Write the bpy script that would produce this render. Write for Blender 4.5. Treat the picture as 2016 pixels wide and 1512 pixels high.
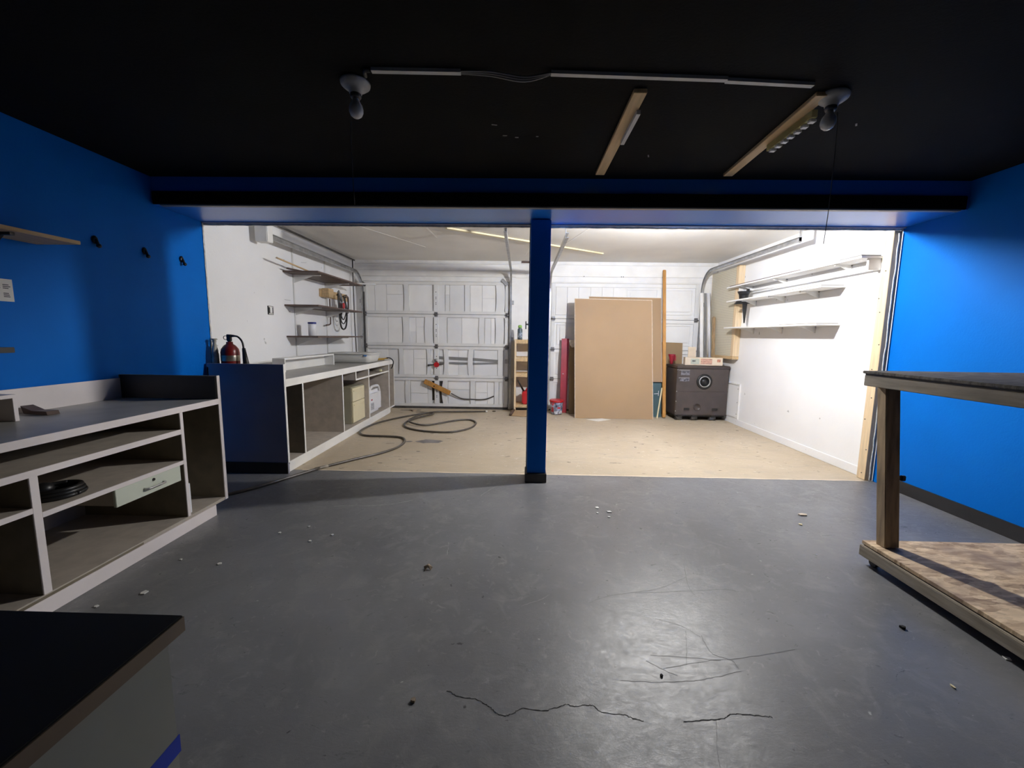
import bpy, bmesh, math, random
from mathutils import Vector, Matrix, noise
random.seed(7)
V = Vector
for o in list(bpy.data.objects):
    bpy.data.objects.remove(o, do_unlink=True)
scn = bpy.context.scene
COL = scn.collection

# ------------------------------------------------------------------ camera
F_PX, PITCH, YAW, ROLL, CAM_Z = 790.0, 0.1194, -0.0199, 0.0132, 1.255
fw = V((math.sin(YAW) * math.cos(PITCH), math.cos(YAW) * math.cos(PITCH), -math.sin(PITCH)))
r0 = V((math.cos(YAW), -math.sin(YAW), 0)); u0 = r0.cross(fw)
rt = r0 * math.cos(ROLL) + u0 * math.sin(ROLL); up = u0 * math.cos(ROLL) - r0 * math.sin(ROLL)
cd = bpy.data.cameras.new('camera'); cd.sensor_fit = 'HORIZONTAL'; cd.sensor_width = 36
cd.lens = 36 * F_PX / 2016; cd.clip_start = 0.02
cam = bpy.data.objects.new('camera', cd); COL.objects.link(cam)
cam.matrix_world = Matrix(((rt.x, up.x, -fw.x, 0), (rt.y, up.y, -fw.y, 0), (rt.z, up.z, -fw.z, CAM_Z), (0, 0, 0, 1)))
scn.camera = cam

# ------------------------------------------------------------------ world, exposure, key lamp
world = bpy.data.worlds.new('world'); scn.world = world; world.use_nodes = True
world.node_tree.nodes['Background'].inputs[0].default_value = (0.01, 0.011, 0.013, 1)
world.node_tree.nodes['Background'].inputs[1].default_value = 1.0
scn.view_settings.view_transform = 'Standard'; scn.view_settings.look = 'None'
scn.view_settings.gamma = 1; scn.view_settings.use_curve_mapping = False
scn.view_settings.exposure = 0.32
LAMP = V((1.47, 3.72, 2.25))          # the one burning bulb, just behind the beam
LAMP_STRENGTH = 4000.0
LAMP_COLOR = (1.0, 0.985, 0.965, 1)

# room dimensions (metres)
D, P, XL, XR, H, ZT, ZC = 6.77, 3.55, -2.758, 3.184, 2.468, 2.19, 2.39
YREAR = -1.6

# ------------------------------------------------------------------ materials
MATS = {}
def nt(name):
    m = bpy.data.materials.new(name); m.use_nodes = True
    return m, m.node_tree.nodes, m.node_tree.links, m.node_tree.nodes['Principled BSDF']
def mat(name, col, rough=0.6, var=0.08, scale=6.0, bump=0.0, bscale=60.0, metal=0.0, spec=0.5, col2=None, stretch=None, spots=None, trans=0.0, alpha=1.0):
    """plain procedural surface: base colour broken up by noise, optional second colour, bump"""
    if name in MATS: return MATS[name]
    m, N, L, b = nt(name)
    tc = N.new('ShaderNodeTexCoord'); mp = N.new('ShaderNodeMapping')
    L.new(tc.outputs['Object'], mp.inputs[0])
    if stretch: mp.inputs['Scale'].default_value = stretch
    no = N.new('ShaderNodeTexNoise'); no.inputs['Scale'].default_value = scale; no.inputs['Detail'].default_value = 6
    L.new(mp.outputs[0], no.inputs['Vector'])
    rp = N.new('ShaderNodeValToRGB'); L.new(no.outputs['Fac'], rp.inputs[0])
    c2 = col2 or tuple(max(0, c * (1 - 2.2 * var)) for c in col)
    rp.color_ramp.elements[0].color = (*c2, 1); rp.color_ramp.elements[1].color = (*col, 1)
    rp.color_ramp.elements[0].position = 0.3; rp.color_ramp.elements[1].position = 0.62
    out = rp.outputs[0]
    if spots:
        sc, thr, scol = spots
        n2 = N.new('ShaderNodeTexNoise'); n2.inputs['Scale'].default_value = sc; n2.inputs['Detail'].default_value = 3
        L.new(tc.outputs['Object'], n2.inputs['Vector'])
        r2 = N.new('ShaderNodeValToRGB'); r2.color_ramp.elements[0].position = thr; r2.color_ramp.elements[1].position = thr + 0.03
        L.new(n2.outputs['Fac'], r2.inputs[0])
        mx = N.new('ShaderNodeMixRGB'); mx.inputs[2].default_value = (*scol, 1)
        L.new(r2.outputs[0], mx.inputs[0]); L.new(out, mx.inputs[1]); out = mx.outputs[0]
    L.new(out, b.inputs['Base Color'])
    b.inputs['Roughness'].default_value = rough; b.inputs['Metallic'].default_value = metal
    b.inputs['Specular IOR Level'].default_value = spec
    if trans: b.inputs['Transmission Weight'].default_value = trans
    if alpha < 1: b.inputs['Alpha'].default_value = alpha
    if bump:
        n3 = N.new('ShaderNodeTexNoise'); n3.inputs['Scale'].default_value = bscale; n3.inputs['Detail'].default_value = 4
        L.new(mp.outputs[0], n3.inputs['Vector'])
        bp = N.new('ShaderNodeBump'); bp.inputs['Strength'].default_value = bump; bp.inputs['Distance'].default_value = 0.01
        L.new(n3.outputs['Fac'], bp.inputs['Height']); L.new(bp.outputs[0], b.inputs['Normal'])
    MATS[name] = m
    return m

BLUE = mat('blue_paint', (0.001, 0.150, 0.60), 0.5, 0.04, 2.0, 0.10, 90, spec=0.09)
BLUEG = mat('blue_gloss_paint', (0.012, 0.18, 0.66), 0.32, 0.04, 2.0, 0.06, 60, spec=0.9)
NAVY = mat('navy_paint', (0.33, 0.33, 0.41), 0.5, 0.06, 3.0, 0.1, 120)
BLACKC = mat('black_ceiling_paint', (0.0055, 0.0055, 0.0052), 0.85, 0.1, 3.0, 0.15, 70, spec=0.12)
BLACKB = mat('black_baseboard', (0.022, 0.021, 0.022), 0.45, 0.15, 8.0, 0.05, 40)
WHITEW = mat('white_wall_paint', (0.88, 0.88, 0.885), 0.62, 0.025, 1.5, 0.10, 45, spec=0.3, spots=(9.0, 0.735, (0.5, 0.5, 0.48)))
WHITEC = mat('white_ceiling_paint', (0.85, 0.83, 0.785), 0.8, 0.05, 1.2, 0.12, 60, spec=0.2)
BACKW = mat('back_wall_white', (0.90, 0.885, 0.85), 0.65, 0.05, 3.0, 0.1, 50)
TRIMW = mat('white_trim', (0.86, 0.85, 0.83), 0.5, 0.05, 5.0)
DOORW = mat('door_white', (0.86, 0.855, 0.835), 0.55, 0.04, 3.0, 0.06, 30)
FOAMW = mat('insulation_white', (0.90, 0.89, 0.865), 0.7, 0.04, 2.5, 0.08, 25)
FOAMG = mat('insulation_grey_white', (0.80, 0.80, 0.79), 0.7, 0.04, 2.5, 0.08, 25)
DOORG = mat('door_rail_grey', (0.79, 0.78, 0.755), 0.5, 0.05, 5.0)
MELA = mat('white_melamine', (0.86, 0.845, 0.81), 0.42, 0.05, 4.0)
MELP = mat('pinkish_white_melamine', (0.86, 0.79, 0.77), 0.45, 0.05, 4.0)
MELD = mat('grey_worktop', (0.42, 0.41, 0.38), 0.38, 0.10, 6.0)
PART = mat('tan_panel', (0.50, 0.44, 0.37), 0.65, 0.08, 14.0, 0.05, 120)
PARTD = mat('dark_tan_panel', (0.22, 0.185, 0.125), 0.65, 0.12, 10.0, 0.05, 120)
STEEL = mat('galvanised_steel', (0.52, 0.52, 0.52), 0.38, 0.15, 14.0, metal=0.7)
STEELD = mat('dark_steel', (0.12, 0.115, 0.115), 0.45, 0.2, 14.0, metal=0.5)
HINGE = mat('hinge_steel', (0.26, 0.25, 0.25), 0.4, 0.25, 18.0, metal=0.5)
BLK = mat('black_plastic', (0.012, 0.012, 0.013), 0.4, 0.1, 8.0)
PINE = mat('pine', (0.78, 0.60, 0.38), 0.55, 0.10, 5.0, 0.06, 50, stretch=(9, 9, 0.7), spots=(16.0, 0.76, (0.35, 0.2, 0.1)))
PINEX = mat('pine_lengthwise', (0.66, 0.46, 0.24), 0.55, 0.12, 5.0, stretch=(9, 0.7, 9))
OAK = mat('orange_stained_wood', (0.55, 0.27, 0.07), 0.35, 0.12, 5.0, stretch=(9, 9, 0.6))
LATH = mat('pale_lath', (0.80, 0.70, 0.44), 0.6, 0.08, 6.0)
WOODD = mat('weathered_dark_wood', (0.40, 0.29, 0.175), 0.7, 0.22, 6.0, 0.15, 40, stretch=(7, 7, 0.8))
WOODR = mat('weathered_rail_wood', (0.36, 0.31, 0.24), 0.7, 0.18, 6.0, 0.12, 40, stretch=(7, 0.7, 7))
BROWNP = mat('dark_brown_shelf', (0.12, 0.075, 0.06), 0.5, 0.15, 8.0)
CARD = mat('cardboard', (0.40, 0.267, 0.15), 0.75, 0.04, 1.5, 0.04, 20, spec=0.2)
CARDD = mat('cardboard_back', (0.33, 0.225, 0.12), 0.75, 0.06, 2.0, spec=0.2)
CARDE = mat('cardboard_pale_edge', (0.78, 0.68, 0.56), 0.8, 0.12, 30.0, spec=0.2)
CARTON = mat('carton_cream', (0.74, 0.62, 0.47), 0.7, 0.08, 6.0)
TEAL = mat('teal_board', (0.06, 0.115, 0.125), 0.6, 0.06, 4.0)
REDP = mat('red_painted_board', (0.36, 0.02, 0.035), 0.5, 0.12, 5.0)
REDPL = mat('red_plastic', (0.52, 0.018, 0.022), 0.35, 0.06, 5.0)
REDEX = mat('extinguisher_red', (0.24, 0.014, 0.012), 0.32, 0.2, 5.0)
HEAT = mat('brown_enamel', (0.075, 0.060, 0.054), 0.42, 0.08, 8.0, spec=0.45)
HEATD = mat('brown_enamel_edge', (0.06, 0.045, 0.04), 0.4, 0.08, 8.0)
CREAM = mat('cream_steel', (0.72, 0.65, 0.44), 0.4, 0.04, 4.0)
OLIVE_SHADED = mat('shaded_olive_steel', (0.38, 0.36, 0.26), 0.45, 0.06, 6.0)  # olive cabinet body, with the counter divider's shade put into its colour
WPL = mat('white_plastic', (0.80, 0.80, 0.82), 0.4, 0.04, 4.0)
PEGW = None
YEL = mat('old_yellow_plastic', (0.42, 0.37, 0.14), 0.5, 0.1, 8.0)
YELB = mat('amber_nozzle', (0.55, 0.33, 0.06), 0.4, 0.1, 8.0)
RUBBER = mat('brown_rubber_hose', (0.10, 0.085, 0.072), 0.35, 0.2, 20.0)
RUBL = mat('worn_pale_hose', (0.34, 0.30, 0.25), 0.4, 0.3, 14.0)
GREY = mat('mid_grey', (0.24, 0.235, 0.225), 0.5, 0.1, 6.0)
PORC = mat('dusty_porcelain', (0.50, 0.49, 0.46), 0.45, 0.2, 9.0)
BULBW = mat('frosted_bulb', (0.62, 0.61, 0.58), 0.25, 0.06, 6.0)
RACE = mat('raceway_white', (0.62, 0.62, 0.60), 0.5, 0.06, 10.0)
PAPER = mat('white_paper', (0.80, 0.78, 0.73), 0.8, 0.04, 8.0)
INK = mat('grey_print', (0.16, 0.16, 0.17), 0.8, 0.2, 30.0)
INKR = mat('faded_red_print', (0.60, 0.27, 0.19), 0.8, 0.25, 40.0)
INKG = mat('pale_green_print', (0.50, 0.52, 0.42), 0.8, 0.1, 20.0)
PLASTER = mat('plaster_edge', (0.72, 0.70, 0.64), 0.85, 0.15, 25.0, 0.3, 60)
GRIME_RECESS = mat('grime_and_dark_recess', (0.09, 0.075, 0.055), 0.8, 0.3, 18.0)
CHALK = mat('pale_chip', (0.78, 0.77, 0.73), 0.8, 0.05, 20.0)
LEAF = mat('dry_leaf', (0.40, 0.31, 0.22), 0.8, 0.35, 30.0)
BLUET = mat('blue_tape', (0.015, 0.04, 0.36), 0.6, 0.05, 8.0)
GREEN = mat('lime_cap', (0.28, 0.50, 0.10), 0.4, 0.05, 8.0)
BOTT = mat('blue_grey_bottle', (0.12, 0.17, 0.20), 0.3, 0.5, 28.0)
DARKTOP = mat('black_laminate', (0.012, 0.012, 0.012), 0.6, 0.1, 8.0, spec=0.25)
SCRATCH = mat('floor_scratch', (0.42, 0.42, 0.41), 0.7, 0.2, 30.0)
CRACKM = mat('crack_dark', (0.02, 0.02, 0.02), 0.9, 0.1, 8.0)

def lamp_mat():
    m, N, L, b = nt('burning_bulb')
    b.inputs['Base Color'].default_value = (0.9, 0.9, 0.9, 1)
    b.inputs['Emission Color'].default_value = LAMP_COLOR
    b.inputs['Emission Strength'].default_value = LAMP_STRENGTH
    return m
LITBULB = lamp_mat()

def floor_mat(name, c_hi, c_lo, rough_lo, rough_hi, wear=None, specks=None, bump=0.2, stretch=(1, 1, 1)):
    m, N, L, b = nt(name)
    tc = N.new('ShaderNodeTexCoord')
    def noi(scale, detail=8, rough=0.6, dist=0.0, st=None):
        n = N.new('ShaderNodeTexNoise'); n.inputs['Scale'].default_value = scale; n.inputs['Detail'].default_value = detail
        n.inputs['Roughness'].default_value = rough; n.inputs['Distortion'].default_value = dist
        if st:
            mp = N.new('ShaderNodeMapping'); mp.inputs['Scale'].default_value = st
            L.new(tc.outputs['Object'], mp.inputs[0]); L.new(mp.outputs[0], n.inputs['Vector'])
        else: L.new(tc.outputs['Object'], n.inputs['Vector'])
        return n
    def ramp(src, p0, p1, c0=(0, 0, 0, 1), c1=(1, 1, 1, 1)):
        r = N.new('ShaderNodeValToRGB'); r.color_ramp.elements[0].position = p0; r.color_ramp.elements[1].position = p1
        r.color_ramp.elements[0].color = c0; r.color_ramp.elements[1].color = c1; L.new(src, r.inputs[0]); return r
    def mix(fac, a, colr, mode='MIX'):
        x = N.new('ShaderNodeMixRGB'); x.blend_type = mode; L.new(fac, x.inputs[0]); L.new(a, x.inputs[1]); x.inputs[2].default_value = (*colr, 1); return x.outputs[0]
    big = noi(1.1, 9, 0.62, 0.4)
    col = ramp(big.outputs['Fac'], 0.32, 0.68, (*c_lo, 1), (*c_hi, 1)).outputs[0]
    n2 = noi(7, 8, 0.65, 0.8, stretch)
    if wear:
        col = mix(ramp(n2.outputs['Fac'], 0.52, 0.72).outputs[0], col, wear[0])
        n3 = noi(16, 6, 0.7, 1.2)
        col = mix(ramp(n3.outputs['Fac'], 0.60, 0.74).outputs[0], col, wear[1])
    if specks:
        for sc, thr, scol in specks:
            n4 = noi(sc, 3, 0.5, 0.3, stretch)
            col = mix(ramp(n4.outputs['Fac'], thr, thr + 0.03).outputs[0], col, scol)
    L.new(col, b.inputs['Base Color'])
    n5 = noi(13, 10, 0.78, 1.4, (1.0, 1.8, 1))
    rr = ramp(n5.outputs['Fac'], 0.3, 0.7, (rough_lo,) * 3 + (1,), (rough_hi,) * 3 + (1,))
    L.new(rr.outputs[0], b.inputs['Roughness'])
    n6 = noi(30, 9, 0.75, 0.8)
    n7 = noi(9, 9, 0.8, 1.5, (1.0, 2.6, 1))
    sm = N.new('ShaderNodeMath'); sm.operation = 'ADD'; L.new(n6.outputs['Fac'], sm.inputs[0]); L.new(n7.outputs['Fac'], sm.inputs[1])
    bp = N.new('ShaderNodeBump'); bp.inputs['Strength'].default_value = bump; bp.inputs['Distance'].default_value = 0.006
    L.new(sm.outputs[0], bp.inputs['Height']); L.new(bp.outputs[0], b.inputs['Normal'])
    b.inputs['Specular IOR Level'].default_value = 0.5
    return m
GREYF = floor_mat('grey_painted_concrete', (0.205, 0.205, 0.212), (0.130, 0.131, 0.137), 0.22, 0.50,
                  wear=((0.225, 0.225, 0.222), (0.29, 0.29, 0.28)), specks=[(26, 0.735, (0.06, 0.06, 0.065)), (31, 0.745, (0.42, 0.42, 0.40))], bump=0.165)
BEIGEF = floor_mat('bare_concrete', (0.545, 0.455, 0.33), (0.43, 0.35, 0.245), 0.6, 0.8,
                   wear=((0.42, 0.36, 0.275), (0.66, 0.60, 0.49)), specks=[(13, 0.69, (0.20, 0.165, 0.12)), (30, 0.72, (0.16, 0.13, 0.10))], bump=0.35, stretch=(0.6, 1.7, 1))

def osb_mat():
    m, N, L, b = nt('osb_flakes')
    tc = N.new('ShaderNodeTexCoord')
    def lay(rot, sc, seed):
        mp = N.new('ShaderNodeMapping'); mp.inputs['Scale'].default_value = sc; mp.inputs['Rotation'].default_value = (0, 0, rot); mp.inputs['Location'].default_value = (seed, seed * 2, 0)
        L.new(tc.outputs['Object'], mp.inputs[0])
        ns = N.new('ShaderNodeTexNoise'); ns.inputs['Scale'].default_value = 3; ns.inputs['Detail'].default_value = 3; L.new(mp.outputs[0], ns.inputs['Vector'])
        ad = N.new('ShaderNodeMixRGB'); ad.blend_type = 'ADD'; ad.inputs[0].default_value = 0.35; L.new(mp.outputs[0], ad.inputs[1]); L.new(ns.outputs['Color'], ad.inputs[2])
        v = N.new('ShaderNodeTexVoronoi'); v.inputs['Scale'].default_value = 1.0; L.new(ad.outputs[0], v.inputs['Vector'])
        sp = N.new('ShaderNodeSeparateColor'); L.new(v.outputs['Color'], sp.inputs[0]); return sp.outputs[0]
    def col(src):
        r = N.new('ShaderNodeValToRGB'); e = r.color_ramp.elements; e[0].position = 0; e[0].color = (0.20, 0.125, 0.075, 1); e[1].position = 1; e[1].color = (0.88, 0.70, 0.47, 1)
        k = e.new(0.45); k.color = (0.55, 0.39, 0.24, 1); L.new(src, r.inputs[0]); return r.outputs[0]
    c1, c2, c3 = lay(0.4, (12, 42, 10), 0), lay(-0.7, (16, 50, 10), 3), lay(1.4, (24, 70, 10), 7)
    mx = N.new('ShaderNodeMixRGB'); mx.inputs[0].default_value = 0.25; L.new(col(c1), mx.inputs[1]); L.new(col(c2), mx.inputs[2])
    m2 = N.new('ShaderNodeMixRGB'); m2.inputs[0].default_value = 0.25; L.new(mx.outputs[0], m2.inputs[1]); L.new(col(c3), m2.inputs[2])
    n = N.new('ShaderNodeTexNoise'); n.inputs['Scale'].default_value = 5; n.inputs['Detail'].default_value = 7; L.new(tc.outputs['Object'], n.inputs['Vector'])
    r2 = N.new('ShaderNodeValToRGB'); r2.color_ramp.elements[0].position = 0.5; r2.color_ramp.elements[1].position = 0.72; L.new(n.outputs['Fac'], r2.inputs[0])
    m3 = N.new('ShaderNodeMixRGB'); m3.inputs[2].default_value = (0.26, 0.18, 0.13, 1); L.new(r2.outputs[0], m3.inputs[0]); L.new(m2.outputs[0], m3.inputs[1])
    L.new(m3.outputs[0], b.inputs['Base Color']); b.inputs['Roughness'].default_value = 0.65
    return m
OSB = osb_mat()
def peg_mat():
    m, N, L, b = nt('pegboard')
    tc = N.new('ShaderNodeTexCoord'); mp = N.new('ShaderNodeMapping'); mp.inputs['Scale'].default_value = (1, 1, 1)
    L.new(tc.outputs['Object'], mp.inputs[0])
    sp = N.new('ShaderNodeSeparateXYZ'); L.new(mp.outputs[0], sp.inputs[0])
    def dist(sock):
        a = N.new('ShaderNodeMath'); a.operation = 'MULTIPLY'; a.inputs[1].default_value = 1 / 0.0254; L.new(sock, a.inputs[0])
        f = N.new('ShaderNodeMath'); f.operation = 'FRACT'; L.new(a.outputs[0], f.inputs[0])
        s = N.new('ShaderNodeMath'); s.operation = 'SUBTRACT'; s.inputs[1].default_value = 0.5; L.new(f.outputs[0], s.inputs[0])
        q = N.new('ShaderNodeMath'); q.operation = 'MULTIPLY'; L.new(s.outputs[0], q.inputs[0]); L.new(s.outputs[0], q.inputs[1]); return q.outputs[0]
    ad = N.new('ShaderNodeMath'); ad.operation = 'ADD'; L.new(dist(sp.outputs[1]), ad.inputs[0]); L.new(dist(sp.outputs[2]), ad.inputs[1])
    lt = N.new('ShaderNodeMath'); lt.operation = 'LESS_THAN'; lt.inputs[1].default_value = 0.04; L.new(ad.outputs[0], lt.inputs[0])
    mx = N.new('ShaderNodeMixRGB'); mx.inputs[1].default_value = (0.63, 0.58, 0.45, 1); mx.inputs[2].default_value = (0.22, 0.19, 0.14, 1)
    L.new(lt.outputs[0], mx.inputs[0]); L.new(mx.outputs[0], b.inputs['Base Color']); b.inputs['Roughness'].default_value = 0.6
    return m
PEG = peg_mat()
def clear_mat():
    m, N, L, b = nt('cloudy_clear_plastic')
    b.inputs['Base Color'].default_value = (0.90, 0.89, 0.85, 1); b.inputs['Roughness'].default_value = 0.25
    b.inputs['Transmission Weight'].default_value = 0.35; b.inputs['IOR'].default_value = 1.2
    return m
CLEAR = clear_mat()

# ------------------------------------------------------------------ mesh helpers
WL = {}
def B(): return bmesh.new()
def bx(bm, x0, x1, y0, y1, z0, z1, bev=0.0):
    vs = [bm.verts.new((x, y, z)) for x in (x0, x1) for y in (y0, y1) for z in (z0, z1)]
    fs = [(0, 1, 3, 2), (4, 6, 7, 5), (0, 4, 5, 1), (2, 3, 7, 6), (0, 2, 6, 4), (1, 5, 7, 3)]
    faces = [bm.faces.new([vs[i] for i in f]) for f in fs]
    if bev:
        es = set(e for f in faces for e in f.edges)
        bmesh.ops.bevel(bm, geom=list(es), offset=bev, segments=2, affect='EDGES')
    return bm
def bar(bm, p, q, w, h, upv=(0, 0, 1), bev=0.0):
    """box from p to q, w across, h along the upv-ish direction"""
    p, q = V(p), V(q); d = (q - p).normalized(); s = d.cross(V(upv)).normalized(); t = s.cross(d).normalized()
    vs = []
    for e in (p, q):
        for a, b_ in ((-1, -1), (1, -1), (1, 1), (-1, 1)):
            vs.append(bm.verts.new(e + s * (a * w / 2) + t * (b_ * h / 2)))
    fl = [(3, 2, 1, 0), (4, 5, 6, 7)] + [(i, (i + 1) % 4, (i + 1) % 4 + 4, i + 4) for i in range(4)]
    faces = [bm.faces.new([vs[i] for i in f]) for f in fl]
    if bev:
        es = set(e for f in faces for e in f.edges); bmesh.ops.bevel(bm, geom=list(es), offset=bev, segments=2, affect='EDGES')
    return bm
def cyl(bm, p, q, ra, rb=None, n=16, caps=True):
    rb = ra if rb is None else rb
    p, q = V(p), V(q); d = (q - p).normalized(); a = V((0, 0, 1)) if abs(d.z) < 0.9 else V((1, 0, 0))
    s = d.cross(a).normalized(); t = s.cross(d)
    A = [bm.verts.new(p + (s * math.cos(k * 2 * math.pi / n) + t * math.sin(k * 2 * math.pi / n)) * ra) for k in range(n)]
    Bv = [bm.verts.new(q + (s * math.cos(k * 2 * math.pi / n) + t * math.sin(k * 2 * math.pi / n)) * rb) for k in range(n)]
    for k in range(n):
        f = bm.faces.new((A[k], A[(k + 1) % n], Bv[(k + 1) % n], Bv[k])); f.smooth = True
    if caps: bm.faces.new(A[::-1]); bm.faces.new(Bv)
    return bm
def spline(pts, sub=6, closed=False):
    pts = [V(p) for p in pts]; out = []
    n = len(pts)
    for i in range(n - 1):
        p0, p1, p2, p3 = pts[max(i - 1, 0)], pts[i], pts[i + 1], pts[min(i + 2, n - 1)]
        for k in range(sub):
            t = k / sub
            out.append(0.5 * ((2 * p1) + (p2 - p0) * t + (2 * p0 - 5 * p1 + 4 * p2 - p3) * t * t + (3 * p1 - p0 - 3 * p2 + p3) * t ** 3))
    out.append(pts[-1]); return out
def tube(bm, pts, r, n=8, sub=6):
    P_ = spline(pts, sub) if sub > 1 else [V(p) for p in pts]
    rings = []; prev = None
    for i, p in enumerate(P_):
        d = (P_[min(i + 1, len(P_) - 1)] - P_[max(i - 1, 0)]).normalized()
        a = prev if prev is not None else (V((0, 0, 1)) if abs(d.z) < 0.9 else V((1, 0, 0)))
        s = d.cross(a).normalized(); t = s.cross(d).normalized(); prev = t
        rings.append([bm.verts.new(p + (s * math.cos(k * 2 * math.pi / n) + t * math.sin(k * 2 * math.pi / n)) * r) for k in range(n)])
    for A, C in zip(rings, rings[1:]):
        for k in range(n):
            f = bm.faces.new((A[k], A[(k + 1) % n], C[(k + 1) % n], C[k])); f.smooth = True
    bm.faces.new(rings[0][::-1]); bm.faces.new(rings[-1])
    return bm
def lathe(bm, prof, c, n=24, mtx=None):
    c = V(c); rings = []
    for r, z in prof:
        ring = []
        for k in range(n):
            a = 2 * math.pi * k / n; v = V((r * math.cos(a), r * math.sin(a), z))
            if mtx: v = mtx @ v
            ring.append(bm.verts.new(c + v))
        rings.append(ring)
    for A, C in zip(rings, rings[1:]):
        for k in range(n):
            f = bm.faces.new((A[k], A[(k + 1) % n], C[(k + 1) % n], C[k])); f.smooth = True
    if prof[0][0] > 1e-6: bm.faces.new(rings[0][::-1])
    if prof[-1][0] > 1e-6: bm.faces.new(rings[-1])
    return bm
def prism(bm, poly, off):
    """poly: list of 3-D points (planar), extruded by vector off"""
    off = V(off); A = [bm.verts.new(V(p)) for p in poly]; C = [bm.verts.new(V(p) + off) for p in poly]
    n = len(poly); bm.faces.new(A[::-1]); bm.faces.new(C)
    for k in range(n): bm.faces.new((A[k], A[(k + 1) % n], C[(k + 1) % n], C[k]))
    return bm
def channel(bm, pts, w=0.05, d=0.03, t=0.004, openv=(1, 0, 0)):
    """U-shaped track swept along pts; open towards openv"""
    pts = [V(p) for p in pts]; o = V(openv); rings = []
    for i, p in enumerate(pts):
        dr = (pts[min(i + 1, len(pts) - 1)] - pts[max(i - 1, 0)]).normalized(); s = dr.cross(o).normalized()
        prof = [(-w / 2, d), (-w / 2, 0), (w / 2, 0), (w / 2, d), (w / 2 - t, d), (w / 2 - t, t), (-w / 2 + t, t), (-w / 2 + t, d)]
        rings.append([bm.verts.new(p + s * a + o * b_) for a, b_ in prof])
    m = 8
    for A, C in zip(rings, rings[1:]):
        for k in range(m): bm.faces.new((A[k], A[(k + 1) % m], C[(k + 1) % m], C[k]))
    bm.faces.new(rings[0][::-1]); bm.faces.new(rings[-1]); return bm
def obj(name, bm, m, parent=None, kind=None, label=None, recalc=True):
    if recalc: bmesh.ops.recalc_face_normals(bm, faces=bm.faces)
    if parent is not None: off = WL[parent.name]
    else:
        xs = [v.co for v in bm.verts]
        off = V(((min(v.x for v in xs) + max(v.x for v in xs)) / 2, (min(v.y for v in xs) + max(v.y for v in xs)) / 2, min(v.z for v in xs)))
    bmesh.ops.translate(bm, verts=bm.verts, vec=-off)
    me = bpy.data.meshes.new(name); bm.to_mesh(me); bm.free(); me.materials.append(m)
    o = bpy.data.objects.new(name, me); COL.objects.link(o)
    if parent is not None: o.parent = parent; WL[o.name] = off
    else: o.location = off; WL[o.name] = off
    if kind: o['kind'] = kind
    if label: o['label'] = label
    return o
def tag(o, label, cat, group=None):
    o['label'] = label; o['category'] = cat
    if group: o['group'] = group
    return o
def thing(name, label, cat, loc, group=None):
    o = bpy.data.objects.new(name, None); COL.objects.link(o); o.location = loc; o.empty_display_size = 0.1
    WL[o.name] = V(loc); return tag(o, label, cat, group)
def struct_empty(name, loc):
    o = bpy.data.objects.new(name, None); COL.objects.link(o); o.location = loc; o['kind'] = 'structure'; WL[o.name] = V(loc); return o
def box(name, x0, x1, y0, y1, z0, z1, m, parent=None, bev=0.0, **k):
    return obj(name, bx(B(), x0, x1, y0, y1, z0, z1, bev), m, parent, **k)
S = 'structure'

# ================================================================== the setting
box('floor', XL - .1, XR + .1, YREAR, P, -.1, 0, GREYF, kind=S)
box('floor', XL - .1, XR + .1, P, D + .1, -.1, -.0005, BEIGEF, kind=S)
box('wall_left', XL - .1, XL, YREAR, P, 0, H + .1, BLUE, kind=S)
wl = box('wall_left', XL - .1, XL, P, D + .1, 0, H + .1, WHITEW, kind=S)
box('wall_right', XR, XR + .1, YREAR, P, 0, H + .1, BLUE, kind=S)
wr = box('wall_right', XR, XR + .1, P, D + .1, 0, H + .1, WHITEW, kind=S)
box('wall_rear', XL - .1, XR + .1, YREAR - .1, YREAR, 0, H + .1, BLACKC, kind=S)
cb = box('ceiling', XL, XR, YREAR, 3.07, ZC, H + .1, BLACKC, kind=S)
cw = box('ceiling', XL, XR, 3.54, D + .1, H, H + .1, WHITEC, kind=S)
# scrapes in the black ceiling paint
for (x, y, a, l) in ((-.175, 2.32, .2, .03), (-.12, 2.44, .0, .025), (-.05, 2.46, .1, .02), (.07, 2.45, .1, .014), (.78, 2.68, 1.2, .03), (1.75, 2.3, 0.9, .03)):
    obj('paint_scrape', bar(B(), (x, y, ZC - .001), (x + l * math.cos(a), y + l * math.sin(a), ZC - .001), .008, .002), GREY, cb)
# seams in the garage ceiling
for p, q in (((-1.95, 4.5), (-1.35, 5.75)), ((-1.1, 4.55), (-1.08, 5.2)), ((.2, 4.8), (.05, 6.3)), ((.85, 4.3), (.55, 5.6))):
    obj('drywall_seam', bar(B(), (*p, H - .0008), (*q, H - .0008), .02, .0016), BACKW, cw)
# back wall with two door openings
wb = struct_empty('wall_back', (0, D, 0))
D1A, D1B, D2A, D2B = -2.65, -.2, .5, 2.92
box('pier', XL, D1A, D, D + .12, 0, 2.13, BACKW, wb)
box('pier', D1B, D2A, D, D + .12, 0, 2.13, BACKW, wb)
box('pier', D2B, XR, D, D + .12, 0, 2.13, BACKW, wb)
box('header', XL, XR, D, D + .12, 2.13, H, BACKW, wb)
box('header_board', XL, D1B + .1, D - .022, D, 2.215, 2.305, BACKW, wb, .004)
box('header_board', XL, D1B + .1, D - .012, D, 2.135, 2.208, TRIMW, wb, .003)
box('header_board', D2A - .05, XR, D - .020, D, 2.232, 2.36, BACKW, wb, .004)
box('header_board', D2A - .05, XR, D - .012, D, 2.145, 2.228, TRIMW, wb, .003)
box('header_board', D1B + .1, D2A - .05, D - .016, D, 2.20, 2.36, BACKW, wb, .004)
box('crown_board', XL, XR, D - .018, D, 2.415, H, TRIMW, wb, .003)
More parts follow.
